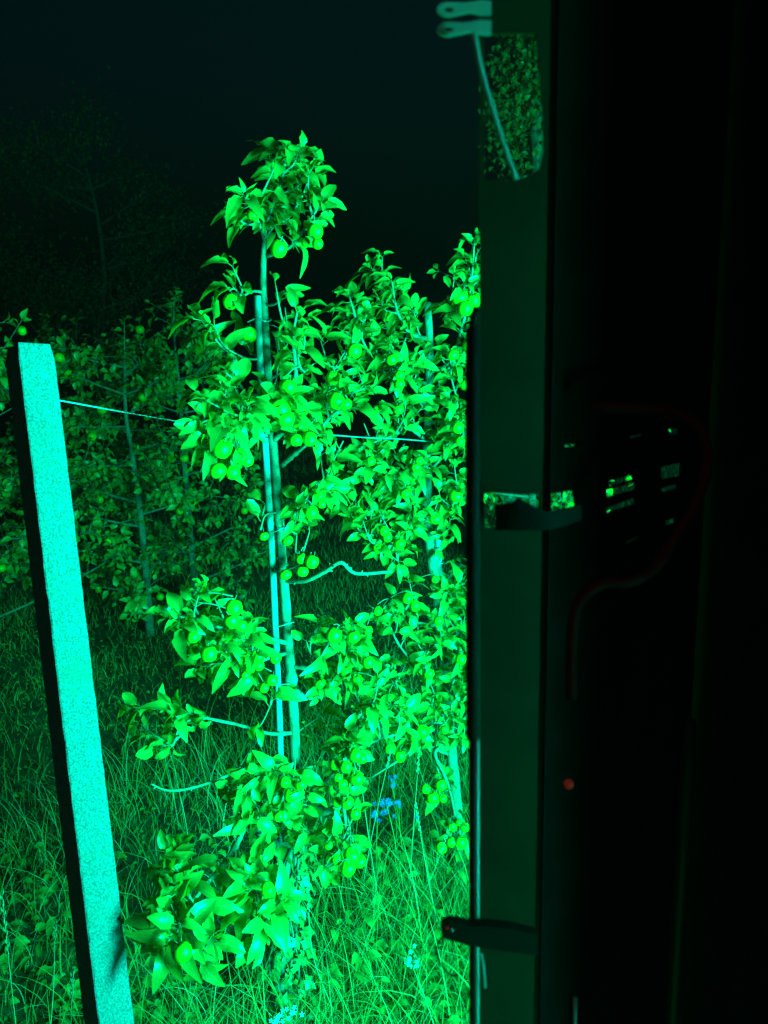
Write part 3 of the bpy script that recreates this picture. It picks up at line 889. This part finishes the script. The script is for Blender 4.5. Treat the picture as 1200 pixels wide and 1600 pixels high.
# trellis wire along the row, threaded past the post and the two trees
def wire(name, label, pts, r=0.0014):
    P = [PY(*p) for p in pts]
    o = MB().tube(catmull(P, 8), r, 6).build(name, M['wire'])
    return tag(o, label, 'wire')
wire('trellis_wire', 'thin pale trellis wire from the concrete post to the trees', [(-260, 615, 1.40), (0, 628, 1.52), (62, 620, 1.555), (95, 626, 1.57), (200, 645, 1.68), (300, 661, 1.75), (430, 672, 1.83), (560, 683, 2.12), (672, 690, 2.38), (860, 712, 3.25)], .0017)
wp = PY(66, 621, 1.547)
for q in (-.012, .012):
    a_ = wp + pfn * .004 + psn * q
    MB().tube([a_ + pd * .008 - pfn * .01, a_ + pd * .007 + pfn * .003, a_ - pd * .007 + pfn * .003, a_ - pd * .008 - pfn * .01], .0014, 6).build('staple', M['wire'], post)

# ------------------------------------------------------------------ stakes and ties
def stake(label, pts, r, ties):
    P = [PY(*p) for p in pts]
    b = P[-1].copy(); b.z = 0
    root = thing('support_stake', b, label, 'stake', 'stakes beside the near trees')
    cp = catmull(P, 8)
    MB().tube(cp, r, 10, rough=0.05).build('rod', M['stake'], root)
    for (y, x0, x1, Y) in ties:
        c = (PY(x0, y, Y) + PY(x1, y, Y)) / 2
        hw = (PY(x1, y, Y) - PY(x0, y, Y)).length / 2
        loop = [c + Vector((math.cos(q) * hw, math.sin(q) * 0.02, 0.004 * math.sin(q * 2 + x0))) for q in [i * math.pi / 8 for i in range(17)]]
        MB().tube(loop, 0.0012, 5, cap=False).build('tie', M['wire'], root)
    return root
stake('pale round stake tied to the tall middle tree', [(402, 462, 1.79), (408, 600, 1.79), (421, 800, 1.79), (431, 1000, 1.785), (438, 1180, 1.78), (441, 1400, 1.76), (440, 1640, 1.76)], .0082,
      [(500, 396, 424, 1.795), (655, 404, 432, 1.795), (826, 417, 446, 1.795), (973, 424, 460, 1.795), (1066, 432, 464, 1.795)])
stake('pale round stake behind the foliage of the bushy tree', [(681, 780, 2.41), (685, 860, 2.41), (692, 960, 2.41), (706, 1180, 2.41), (720, 1400, 2.41)], .0095, [(880, 664, 698, 2.41)])

# ------------------------------------------------------------------ ivy on the old trunk base
random.seed(77)
ivb = PY(441, 1600, 1.76); ivb.z = 0
ivy = thing('ivy_plant', ivb, 'ivy climbing the base of the tall middle tree', 'ivy')
IVY_ME = []
for V, F in IVY:
    me = bpy.data.meshes.new('leaf'); me.from_pydata(V, [], F); me.materials.append(M['ivy']); IVY_ME.append(me)
def trunk_at(h):
    P = [PY(455, 1270, 1.79), PY(444, 1340, 1.78), PY(440, 1450, 1.78), PY(441, 1560, 1.78), PY(441, 1640, 1.78)]
    cp = catmull(P, 8)
    return min(cp, key=lambda q: abs(q.z - h))
for v in range(5):
    a = -2.6 + v * 0.6
    pts = []
    for i in range(10):
        h = 0.02 + i * 0.055
        c = trunk_at(h)
        r = 0.05 - 0.018 * i / 10
        aa = a + 0.25 * math.sin(i * 1.3 + v)
        pts.append(Vector((c.x + math.cos(aa) * r, c.y + math.sin(aa) * r, h)))
    MB().tube(catmull(pts, 3), 0.003, 5).build('vine', M['oldbark'], ivy)
for i in range(150):
    h = random.uniform(0.0, 0.52) ** 1.0
    c = trunk_at(h)
    aa = random.uniform(-math.pi, 0.3)
    r = random.uniform(0.04, 0.065) + 0.05 * max(0, 0.15 - h) / 0.15
    o = Vector((math.cos(aa), math.sin(aa), 0))
    put('leaf', IVY_ME[i % 3], ivy, Matrix.Translation(-ivb) @ frame(Vector((c.x, c.y, h)) + o * r, Vector((random.gauss(0, .5), random.gauss(0, .3), -0.7)) + o * 0.3, o + Vector((0, 0, .4)) + rv(.2), random.uniform(.6, 1.15)))

# ------------------------------------------------------------------ grass and weeds
def blades(name, label, n, xr, yr, hr, wr, bend, S, mat, seed, keep=None):
    g = np.random.default_rng(seed)
    x = g.uniform(*xr, n); y = g.uniform(*yr, n)
    # clumping
    cl = np.sin(x * 7.1 + 1.3) * np.cos(y * 6.3) + np.sin(x * 3.3 - y * 2.9)
    ok = g.random(n) < np.clip(0.55 + 0.3 * cl, 0.12, 1)
    if keep is not None: ok &= keep(x, y)
    x, y = x[ok], y[ok]
    n = len(x)
    h = g.uniform(*hr, n) * g.uniform(0.6, 1.0, n)
    wd = g.uniform(*wr, n)
    a = g.uniform(0, 2 * np.pi, n)
    bd = g.uniform(*bend, n) * h
    f = g.uniform(0, 2 * np.pi, n)
    t = np.linspace(0, 1, S + 1)
    z0 = 0.025 * np.sin(x * 2.1 + .7) * np.cos(y * 1.7) + 0.012 * np.sin(x * 5.3 + y * 4.1) - 0.01
    V = np.zeros((n, S + 1, 2, 3))
    cx = x[:, None] + np.cos(a)[:, None] * bd[:, None] * t ** 2
    cy = y[:, None] + np.sin(a)[:, None] * bd[:, None] * t ** 2
    cz = z0[:, None] + h[:, None] * (t - 0.35 * (bd / h)[:, None] * t ** 3)
    ww = wd[:, None] * (1 - t ** 1.5 * 0.92) / 2
    for s, sg in ((0, -1), (1, 1)):
        V[:, :, s, 0] = cx + sg * ww * np.cos(f)[:, None]
        V[:, :, s, 1] = cy + sg * ww * np.sin(f)[:, None]
        V[:, :, s, 2] = cz
    b = (np.arange(n) * (S + 1) * 2)[:, None]
    k = np.arange(S) * 2
    F = np.stack([b + k, b + k + 1, b + k + 3, b + k + 2], -1).reshape(-1, 4)
    o = np_obj(name, V.reshape(-1, 3), F, M[mat])
    return tag(o, label, 'grass', kind='stuff')
blades('tall_grass', 'tall arching grass under the near row of apple trees', 24000, (-1.9, 1.6), (1.05, 3.3), (.16, .46), (.0018, .0042), (.2, .9), 6, 'grass', 3,
       keep=lambda x, y: (x > -0.42) | (y < 1.75) | (np.random.default_rng(1).random(len(x)) < 0.2))
blades('mown_grass', 'short mown grass of the aisle between the rows', 60000, (-4.2, 2.2), (1.6, 7.0), (.05, .14), (.002, .005), (.2, .9), 3, 'grass', 4)
blades('far_grass', 'short grass far down between the rows', 40000, (-9, 7), (7.0, 16.0), (.08, .2), (.004, .009), (.2, .9), 3, 'grass', 6)
blades('undergrowth', 'short dense undergrowth at the foot of the tall grass', 26000, (-1.9, 1.4), (1.05, 3.0), (.05, .2), (.002, .006), (.5, 1.6), 4, 'grass', 13, keep=lambda x, y: (x > -0.45) | (y < 1.7))
blades('dead_grass', 'dry bent grass stems among the green blades', 1500, (-1.6, 1.2), (1.1, 3.0), (.2, .5), (.0014, .0026), (.4, 1.5), 6, 'straw', 14)
# low broad-leaved weeds
random.seed(8)
st = []
for i in range(1500):
    x, y = random.uniform(-1.5, 0.9), random.uniform(1.2, 2.4)
    if random.random() > 0.35 + 0.3 * math.sin(x * 6) * math.sin(y * 5): continue
    a = random.uniform(0, 6.28)
    for q in range(random.randint(2, 5)):
        aa = a + q * 1.6
        st.append(frame(Vector((x, y, random.uniform(.01, .13))), Vector((math.cos(aa), math.sin(aa), random.uniform(-.1, .5))), Vector((0, -.25, 1)) + rv(.25), random.uniform(.3, .72)))
tag(join_leaves('ground_cover', st, LT_LOW, M['weed'], None), 'low broad-leaved weeds at the foot of the trees', 'weeds', kind='stuff')
st = []
for i in range(5200):
    x, y = random.uniform(-3.8, 0.6), random.uniform(1.7, 5.0)
    aa = random.uniform(0, 6.28)
    st.append(frame(Vector((x, y, random.uniform(.01, .06))), Vector((math.cos(aa), math.sin(aa), random.uniform(-.1, .6))), Vector((0, -.25, 1)) + rv(.3), random.uniform(.16, .36)))
tag(join_leaves('clover', st, LT_LOW, M['weed'], None), 'clover and small weeds in the mown aisle', 'weeds', kind='stuff')

# flowering grass stalks one can pick out
def seed_stalk(label, px0, py0, px1, py1, Y, head=0.09):
    top = PY(px1, py1, Y)
    b = PY(px0, py0, Y); b.z = -0.02
    root = thing('grass_stalk', (b.x, b.y, 0), label, 'grass stalk', 'flowering grass stalks')
    cp = catmull([b, b.lerp(top, .5) + rv(.012), top], 8)
    MB().tube(cp, [.0014 - .0007 * i / 16 for i in range(len(cp))], 5).build('stem', M['straw'], root)
    d = (cp[-1] - cp[-3]).normalized()
    mb = MB()
    for i in range(16):
        p = top - d * head * i / 16
        a = i * 2.4
        o = d.orthogonal().normalized()
        o = (Matrix.Rotation(a, 3, d) @ o)
        mb.tube([p, p + d * .006 + o * .003, p + d * .013 + o * .004], [.0006, .0016, .0003], 4)
    mb.build('seed_head', M['straw'], root)
for i, (a, b_, c_, d_, Y) in enumerate([(560, 1480, 612, 1165, 2.15), (640, 1500, 655, 1172, 2.2), (600, 1520, 556, 1160, 2.1), (690, 1490, 650, 1260, 2.05), (625, 1470, 700, 1300, 2.1), (530, 1560, 480, 1380, 1.75)]):
    seed_stalk(['flowering grass stalk rising left of the blue flowers', 'flowering grass stalk rising right of the blue flowers', 'flowering grass stalk tallest under the middle tree', 'flowering grass stalk leaning left near the strut', 'flowering grass stalk leaning right near the strut', 'flowering grass stalk beside the ivy'][i], a, b_, c_, d_, Y)
seed_stalk('flowering grass stalk at the lower left edge, thick seed head', 40, 1640, 3, 1400, 1.35, .14)
seed_stalk('thin flowering grass stalk between the left edge and the post', 55, 1600, 86, 1445, 1.6, .05)
seed_stalk('short flowering grass stalk close to the foot of the post', 105, 1660, 113, 1525, 1.5, .06)

# wild flowers
def flower(label, px, py, Y, kind, r):
    c = PY(px, py, Y)
    b = Vector((c.x + random.uniform(-.04, .04), c.y, 0))
    root = thing('wild_flower', b, label, 'flower', 'wild flowers in the tall grass')
    cp = catmull([b, b.lerp(c, .5) + rv(.01), c], 6)
    MB().tube(cp, .0015, 5).build('stem', M['grass'], root)
    heads = [c + Vector((random.gauss(0, r * .5), random.gauss(0, r * .5), random.gauss(0, r * .7))) for _ in range(7)] if kind == 'blue' else [c + Vector((random.gauss(0, r), random.gauss(0, r), random.gauss(0, r * .4))) for _ in range(16)]
    for h in heads:
        if True:
            MB().tube([c - Vector((0, 0, .05)), h], .0007, 4).build('stalklet', M['grass'], root)
        mb = MB()
        n = 7 if kind == 'blue' else 5
        pl = r * .42 if kind == 'blue' else .006
        ax = (Vector((0.1, -.7, .6)) + rv(.2)).normalized()
        u = ax.orthogonal().normalized()
        for k in range(n):
            dd = Matrix.Rotation(2 * math.pi * k / n, 3, ax) @ u
            e = ax.cross(dd)
            b0 = len(mb.v)
            mb.v += [h, h + dd * pl * .6 + e * pl * .2 + ax * pl * .2, h + dd * pl + e * pl * .1 + ax * pl * .15, h + dd * pl - e * pl * .1 + ax * pl * .15, h + dd * pl * .6 - e * pl * .2 + ax * pl * .2]
            mb.f.append((b0, b0 + 1, b0 + 2, b0 + 3, b0 + 4))
        mb.build('petals', M['bluepetal' if kind == 'blue' else 'whitepetal'], root, smooth=False)
flower('blue wild flower highest of the group', 614, 1222, 2.3, 'blue', .017)
flower('blue wild flower in the centre of the group', 603, 1252, 2.28, 'blue', .024)
flower('blue wild flower on the right of the group', 622, 1258, 2.28, 'blue', .016)
flower('blue wild flower lowest of the group', 590, 1270, 2.25, 'blue', .02)
flower('small blue wild flower alone to the right of the others', 651, 1278, 2.3, 'blue', .01)
flower('white flower cluster low in the grass near the strut', 645, 1500, 1.85, 'white', .018)
flower('white flower cluster at the bottom edge beside the ivy', 445, 1590, 1.62, 'white', .018)

# ------------------------------------------------------------------ the machine on the right
random.seed(9)
K = 0.625                                   # the machine stands half a metre away
def PM(px, py, Y): return PY(px, py, Y * K)
YP = 0.80 * K
pn = Vector((0, 1, 0))
p0 = Vector((0, YP, 0))
def FP(px, py):
    return on_plane(px, py, p0, pn)
def rrect(x0, y0, x1, y1, r, f, seg=4):
    out = []
    for (cx, cy, a0) in ((x1 - r, y0 + r, -90), (x1 - r, y1 - r, 0), (x0 + r, y1 - r, 90), (x0 + r, y0 + r, 180)):
        for k in range(seg + 1):
            a = R(a0 + 90 * k / seg)
            out.append(f(cx + r * math.cos(a), cy + r * math.sin(a)))
    return out
xl, xr_ = FP(750, 800).x, FP(855, 800).x
mroot = thing('orchard_machine', (xl, YP, 0), 'dark steel orchard machine post with side plate, filling the right of the picture', 'machine')
outer = [Vector((xl, YP, 0.0)), Vector((xr_, YP, 0.0)), Vector((xr_, YP, 2.75)), Vector((xl, YP, 2.75))]
win = [FP(*q) for q in ((757, 52), (838, 52), (843, 110), (849, 180), (850, 235), (843, 262), (825, 276), (795, 281), (757, 282))]
slot1 = [FP(*q) for q in ((757, 770), (846, 773), (846, 822), (757, 826))]
MB().plate(outer, [win, slot1], pn, 0.003).build('front_panel', M['panel'], mroot, smooth=False)
# folded edges of the post
for xx, nm in ((xr_ + 0.0012, 'flange'),):
    MB().box(Vector((xx, YP + 0.010, 1.375)), Vector((0.0010, 0, 0)), Vector((0, 0.012, 0)), Vector((0, 0, 1.375)), 0.001).build(nm, M['matte'], mroot)
# window pane and its rubber seal
wpane = MB().plate([p + Vector((0, .005, 0)) for p in [FP(*q) for q in ((755, 49), (841, 49), (846, 110), (852, 180), (853, 236), (846, 266), (827, 280), (796, 285), (755, 286))]], [], pn, 0.003).build('window_pane', M['glass'], mroot, smooth=False)
# side plate, running back from the post
q0 = Vector((xr_ + 0.004, 0.86 * K, 0)); q1p = PM(1060, 735, 1.07)
q1 = Vector((q1p.x, q1p.y, 0))
sdir = (q1 - q0).normalized()
sn_ = Vector((-sdir.y, sdir.x, 0))          # pointing back, away from the camera
q2 = q0 + sdir * ((PM(1112, 735, 1.12) - q0).dot(sdir))
def SP(px, py):
    return on_plane(px, py, q0, sn_)
def zup(p, z): return Vector((p.x, p.y, z))
quads = [((862, 772), (898, 765), (903, 797), (862, 803)),
         ((948, 766), (995, 753), (996, 765), (949, 778)), ((952, 752), (990, 741), (992, 749), (953, 761)), ((948, 794), (995, 776), (996, 787), (949, 803)),
         ((1033, 730), (1066, 722), (1066, 744), (1034, 750)), ((1034, 763), (1060, 755), (1061, 763), (1035, 771)), ((1045, 671), (1063, 669), (1063, 678), (1046, 680)), ((1040, 815), (1057, 808), (1058, 817), (1041, 822))]
for k in ((984, 682, 1006, 677), (883, 695, 905, 692), (978, 848, 1002, 836)):
    a_, b_, c_, d_ = k
    quads.append(((a_, b_), (c_, d_), (c_, d_ + 4), (a_, b_ + 4)))
holes = [[SP(*q) for q in qd] for qd in quads]
MB().plate([zup(q0, 0.05), zup(q2, 0.05), zup(q2, 2.6), zup(q0, 2.6)], holes, sn_, 0.003).build('side_plate', M['matte'], mroot, smooth=False)
# rail and lower cover at the far end of the plate, and a foot bar on the ground
rb = q2 - sdir * .03 - sn_ * .014
MB().tube([zup(rb, 0.0), zup(rb, 1.36), zup(rb, 1.40)], [.0075, .0075, .005], 12).build('rail', M['panel'], mroot)
MB().box(zup((q0 + q2) / 2, 0.03), sdir * .15, sn_ * .03, Vector((0, 0, .03)), 0.006).build('foot', M['black'], mroot)
e0, e1 = SP(892, 1555), SP(892, 1700)
MB().tube([e0 - sn_ * .004, e1 - sn_ * .004], .0018, 8).build('edge_strip', M['grey_metal'], mroot)
# added wall keeping the lamp off panel and plate, running back toward the camera
w1 = Vector((q2.x + 0.05, 0.12, 0))
wd = (w1 - q2).normalized(); wnn = Vector((-wd.y, wd.x, 0))
gap = (q2.y - 0.402) / (q2.y - w1.y)         # slit added in the wall to let some lamp light onto the front panel
for (f0, f1) in ((-0.03, gap - 0.0068), (gap + 0.0068, 1.0)):
    a_, b_ = q2.lerp(w1, f0), q2.lerp(w1, f1)
    MB().box(zup((a_ + b_) / 2 + wnn * .006, 1.33), (b_ - a_) * .5, wnn * .003, Vector((0, 0, 1.28)), .001).build('lamp_shield', M['matte'], mroot)
# hinge eyelets
for i, yc in enumerate((14, 45)):
    Yh = 0.785
    def HP(px, py): return PM(px, py, Yh)
    lp = []
    for k in range(13):
        a = R(90 + 180 * k / 12)
        lp.append(HP(702 + 19 * math.cos(a), yc + 11 * math.sin(a) * -1))
    lp += [HP(735, yc + 4), HP(752, yc + 8), HP(768, yc + 8), HP(768, yc - 13), HP(752, yc - 14), HP(725, yc - 10)]
    hole = [HP(702 + 8 * math.cos(2 * math.pi * k / 14), yc + 5 * math.sin(2 * math.pi * k / 14)) for k in range(14)]
    MB().plate(lp, [hole], Vector((0, 1, 0)), 0.0025).build('hinge_eyelet', M['grey_metal'], mroot, smooth=False)
# red indicator
c = PM(890, 1228, .84)
MB().tube([c + Vector((0, .004, 0)), c + Vector((0, .001, 0)), c], [.0034, .0034, .0022], 12).build('indicator', M['red_led'], mroot)

# gas strut along the left edge of the post
def sp(px, py): return PM(px, py, 0.785)
b = sp(739, 1600)
strut = thing('gas_strut', (b.x, b.y, 0), 'black gas strut with a shiny rod along the left edge of the machine post', 'gas strut')
MB().tube([sp(738.5, 512), sp(738.5, 516), sp(738.5, 820), sp(738.5, 1148), sp(738.5, 1155)], [.0036, .0046, .0046, .0046, .0039], 20).build('cylinder', M['rubber'], strut)
MB().tube([sp(738.5, 1150), sp(738.5, 1400), sp(738.5, 1760)], .0026, 20).build('rod', M['rubber'], strut)
MB().tube([PM(745.5, 1156, .775), PM(745.5, 1400, .775), PM(745.5, 1760, .775)], .0015, 14).build('glint_strip', M['rod_glint'], strut)  # added white strip standing in for the bright highlight on the rod
MB().tube([sp(741, 1750), sp(741, 1790)], .0056, 14).build('end_fitting', M['rubber'], strut)
MB().tube([sp(738.5, 515), sp(741, 495), sp(746, 480)], [.0031, .0025, .0025], 12).build('neck', M['rubber'], strut)

# thin rod hanging in front of the window
tag(MB().tube(catmull([PM(741, 52, .775), PM(752, 110, .775), PM(768, 165, .778), (PM(787, 225, .782)), PM(807, 281, .785)], 6), .0015, 8).build('linkage_rod', M['grey_metal']), 'thin pale rod slanting across the window of the post', 'rod')

# webbing strap twisted across the slot
def ribbon(pts_top, pts_bot, th, name, mat, label, cat):
    a = catmull(pts_top, 6); b_ = catmull(pts_bot, 6)
    V, F = [], []
    n = len(a)
    for i in range(n):
        V += [a[i], b_[i], b_[i] + Vector((0, th, 0)), a[i] + Vector((0, th, 0))]
    for i in range(n - 1):
        for k in range(4):
            F.append((i * 4 + k, i * 4 + (k + 1) % 4, i * 4 + 4 + (k + 1) % 4, i * 4 + 4 + k))
    F += [(0, 1, 2, 3), tuple((n - 1) * 4 + k for k in (3, 2, 1, 0))]
    return tag(mesh_obj(name, V, F, M[mat], None, False), label, cat)
ribbon([PM(*q) for q in ((774, 790, .79), (800, 785, .785), (815, 781, .783), (850, 799, .785), (880, 795, .80), (908, 788, .815))],
       [PM(*q) for q in ((774, 829, .79), (800, 829, .785), (830, 829, .783), (855, 828, .785), (880, 822, .80), (908, 812, .815))], .002, 'webbing_strap', 'strap', 'dark webbing strap twisted across the slot in the machine post', 'strap')

# latch with a thin cable
lr = thing('latch_handle', PM(725, 1462, .755), 'dark rounded latch jutting left across the strut, with a red dot', 'latch')
outl = [(690, 1462), (689, 1454), (694, 1447), (703, 1443), (715, 1444), (732, 1448), (760, 1448), (800, 1452), (840, 1462), (842, 1494), (800, 1488), (762, 1483), (735, 1478), (712, 1472), (697, 1468)]
MB().plate([PM(x, y, .75) for (x, y) in outl], [], Vector((0, 1, 0)), 0.008).build('handle', M['black'], lr, smooth=False)
for (x, y, r_, mt) in ((699, 1450.5, .0013, 'red_led'), (706, 1454, .0011, 'whitepetal')):
    c = PM(x, y, .7495)
    MB().tube([c + Vector((0, .002, 0)), c, c + Vector((0, -.0006, 0))], [r_, r_, r_ * .6], 10).build('mark', M[mt], lr)
cp = catmull([PM(*q) for q in ((694, 1460, .757), (685, 1474, .757), (683, 1490, .757), (691, 1510, .757), (705, 1524, .757), (716, 1523, .757))], 8)
MB().tube(cp, .0008, 6).build('cable', M['rubber'], lr)
tag(MB().tube(catmull([PM(752, 1490, .775), PM(756, 1515, .775), PM(758, 1543, .775)], 4), .001, 6).build('cable_end', M['grey_metal']), 'short pale cable end hanging below the latch', 'cable')

# red hose looping in front of the side plate
hp = [(893, 1090, .80), (893, 1010, .80), (902, 945, .80), (938, 913, .80), (985, 909, .80), (1022, 888, .82), (1058, 835, .84), (1088, 785, .86), (1106, 725, .88), (1094, 672, .88), (1048, 645, .88), (960, 637, .86), (925, 634, .87)]
tag(MB().tube(catmull([PM(*q) for q in hp], 8), .0036, 10).build('red_hose', M['hose']), 'dull red hose looping over the dark side plate', 'hose')

# tall green lamp behind the side plate: the only lamp lighting the orchard
LZ = LIGHT_POS.z
side = Vector((-LIGHT_DIR.y, LIGHT_DIR.x, 0))
lroot = thing('light_bar', (LIGHT_POS.x, LIGHT_POS.y, 0), 'tall green light bar behind the side plate of the machine', 'lamp')
hl = 0.75
c = Vector((LIGHT_POS.x, LIGHT_POS.y, LZ))
MB().box(c - LIGHT_DIR * .03, side * .25, LIGHT_DIR * .02, Vector((0, 0, hl + .03)), .004).build('housing', M['black'], lroot)
MB().box(c - LIGHT_DIR * .008, side * .235, LIGHT_DIR * .0015, Vector((0, 0, hl + .01))).build('lens', M['lamp_lens'], lroot, smooth=False)
MB().tube([zup(c - LIGHT_DIR * .06, 0), zup(c - LIGHT_DIR * .06, LZ + hl)], .012, 10).build('stand', M['black'], lroot)
ld = bpy.data.lights.new('green_light', 'AREA')
ld.shape = 'RECTANGLE'
ld.size = 0.46
ld.size_y = 2 * hl
ld.energy = LIGHT_POWER
ld.color = LIGHT_COL
lo = bpy.data.objects.new('green_light', ld)
C.objects.link(lo)
lo.location = c + LIGHT_DIR * 0.003
lo.rotation_euler = LIGHT_DIR.to_track_quat('-Z', 'Z').to_euler()

# ------------------------------------------------------------------ air volume added to imitate the veil of lens glare
hm = bpy.data.materials.new('glare_air')
hm.use_nodes = True
hm.node_tree.nodes.clear()
ho_ = hm.node_tree.nodes.new('ShaderNodeOutputMaterial')
hv = hm.node_tree.nodes.new('ShaderNodeVolumePrincipled')
hv.inputs['Color'].default_value = (0.85, 1.0, 0.95, 1)
hv.inputs['Density'].default_value = 0.0006
hm.node_tree.links.new(hv.outputs[0], ho_.inputs['Volume'])
hz = MB().box(Vector((0, 0, 4.5)), Vector((305, 0, 0)), Vector((0, 305, 0)), Vector((0, 0, 5.5))).build('glare_veil', hm, None, False)
tag(hz, 'thin veil added in the air in place of lens glare, lit by the green lamp', 'glare_veil', kind='stuff')
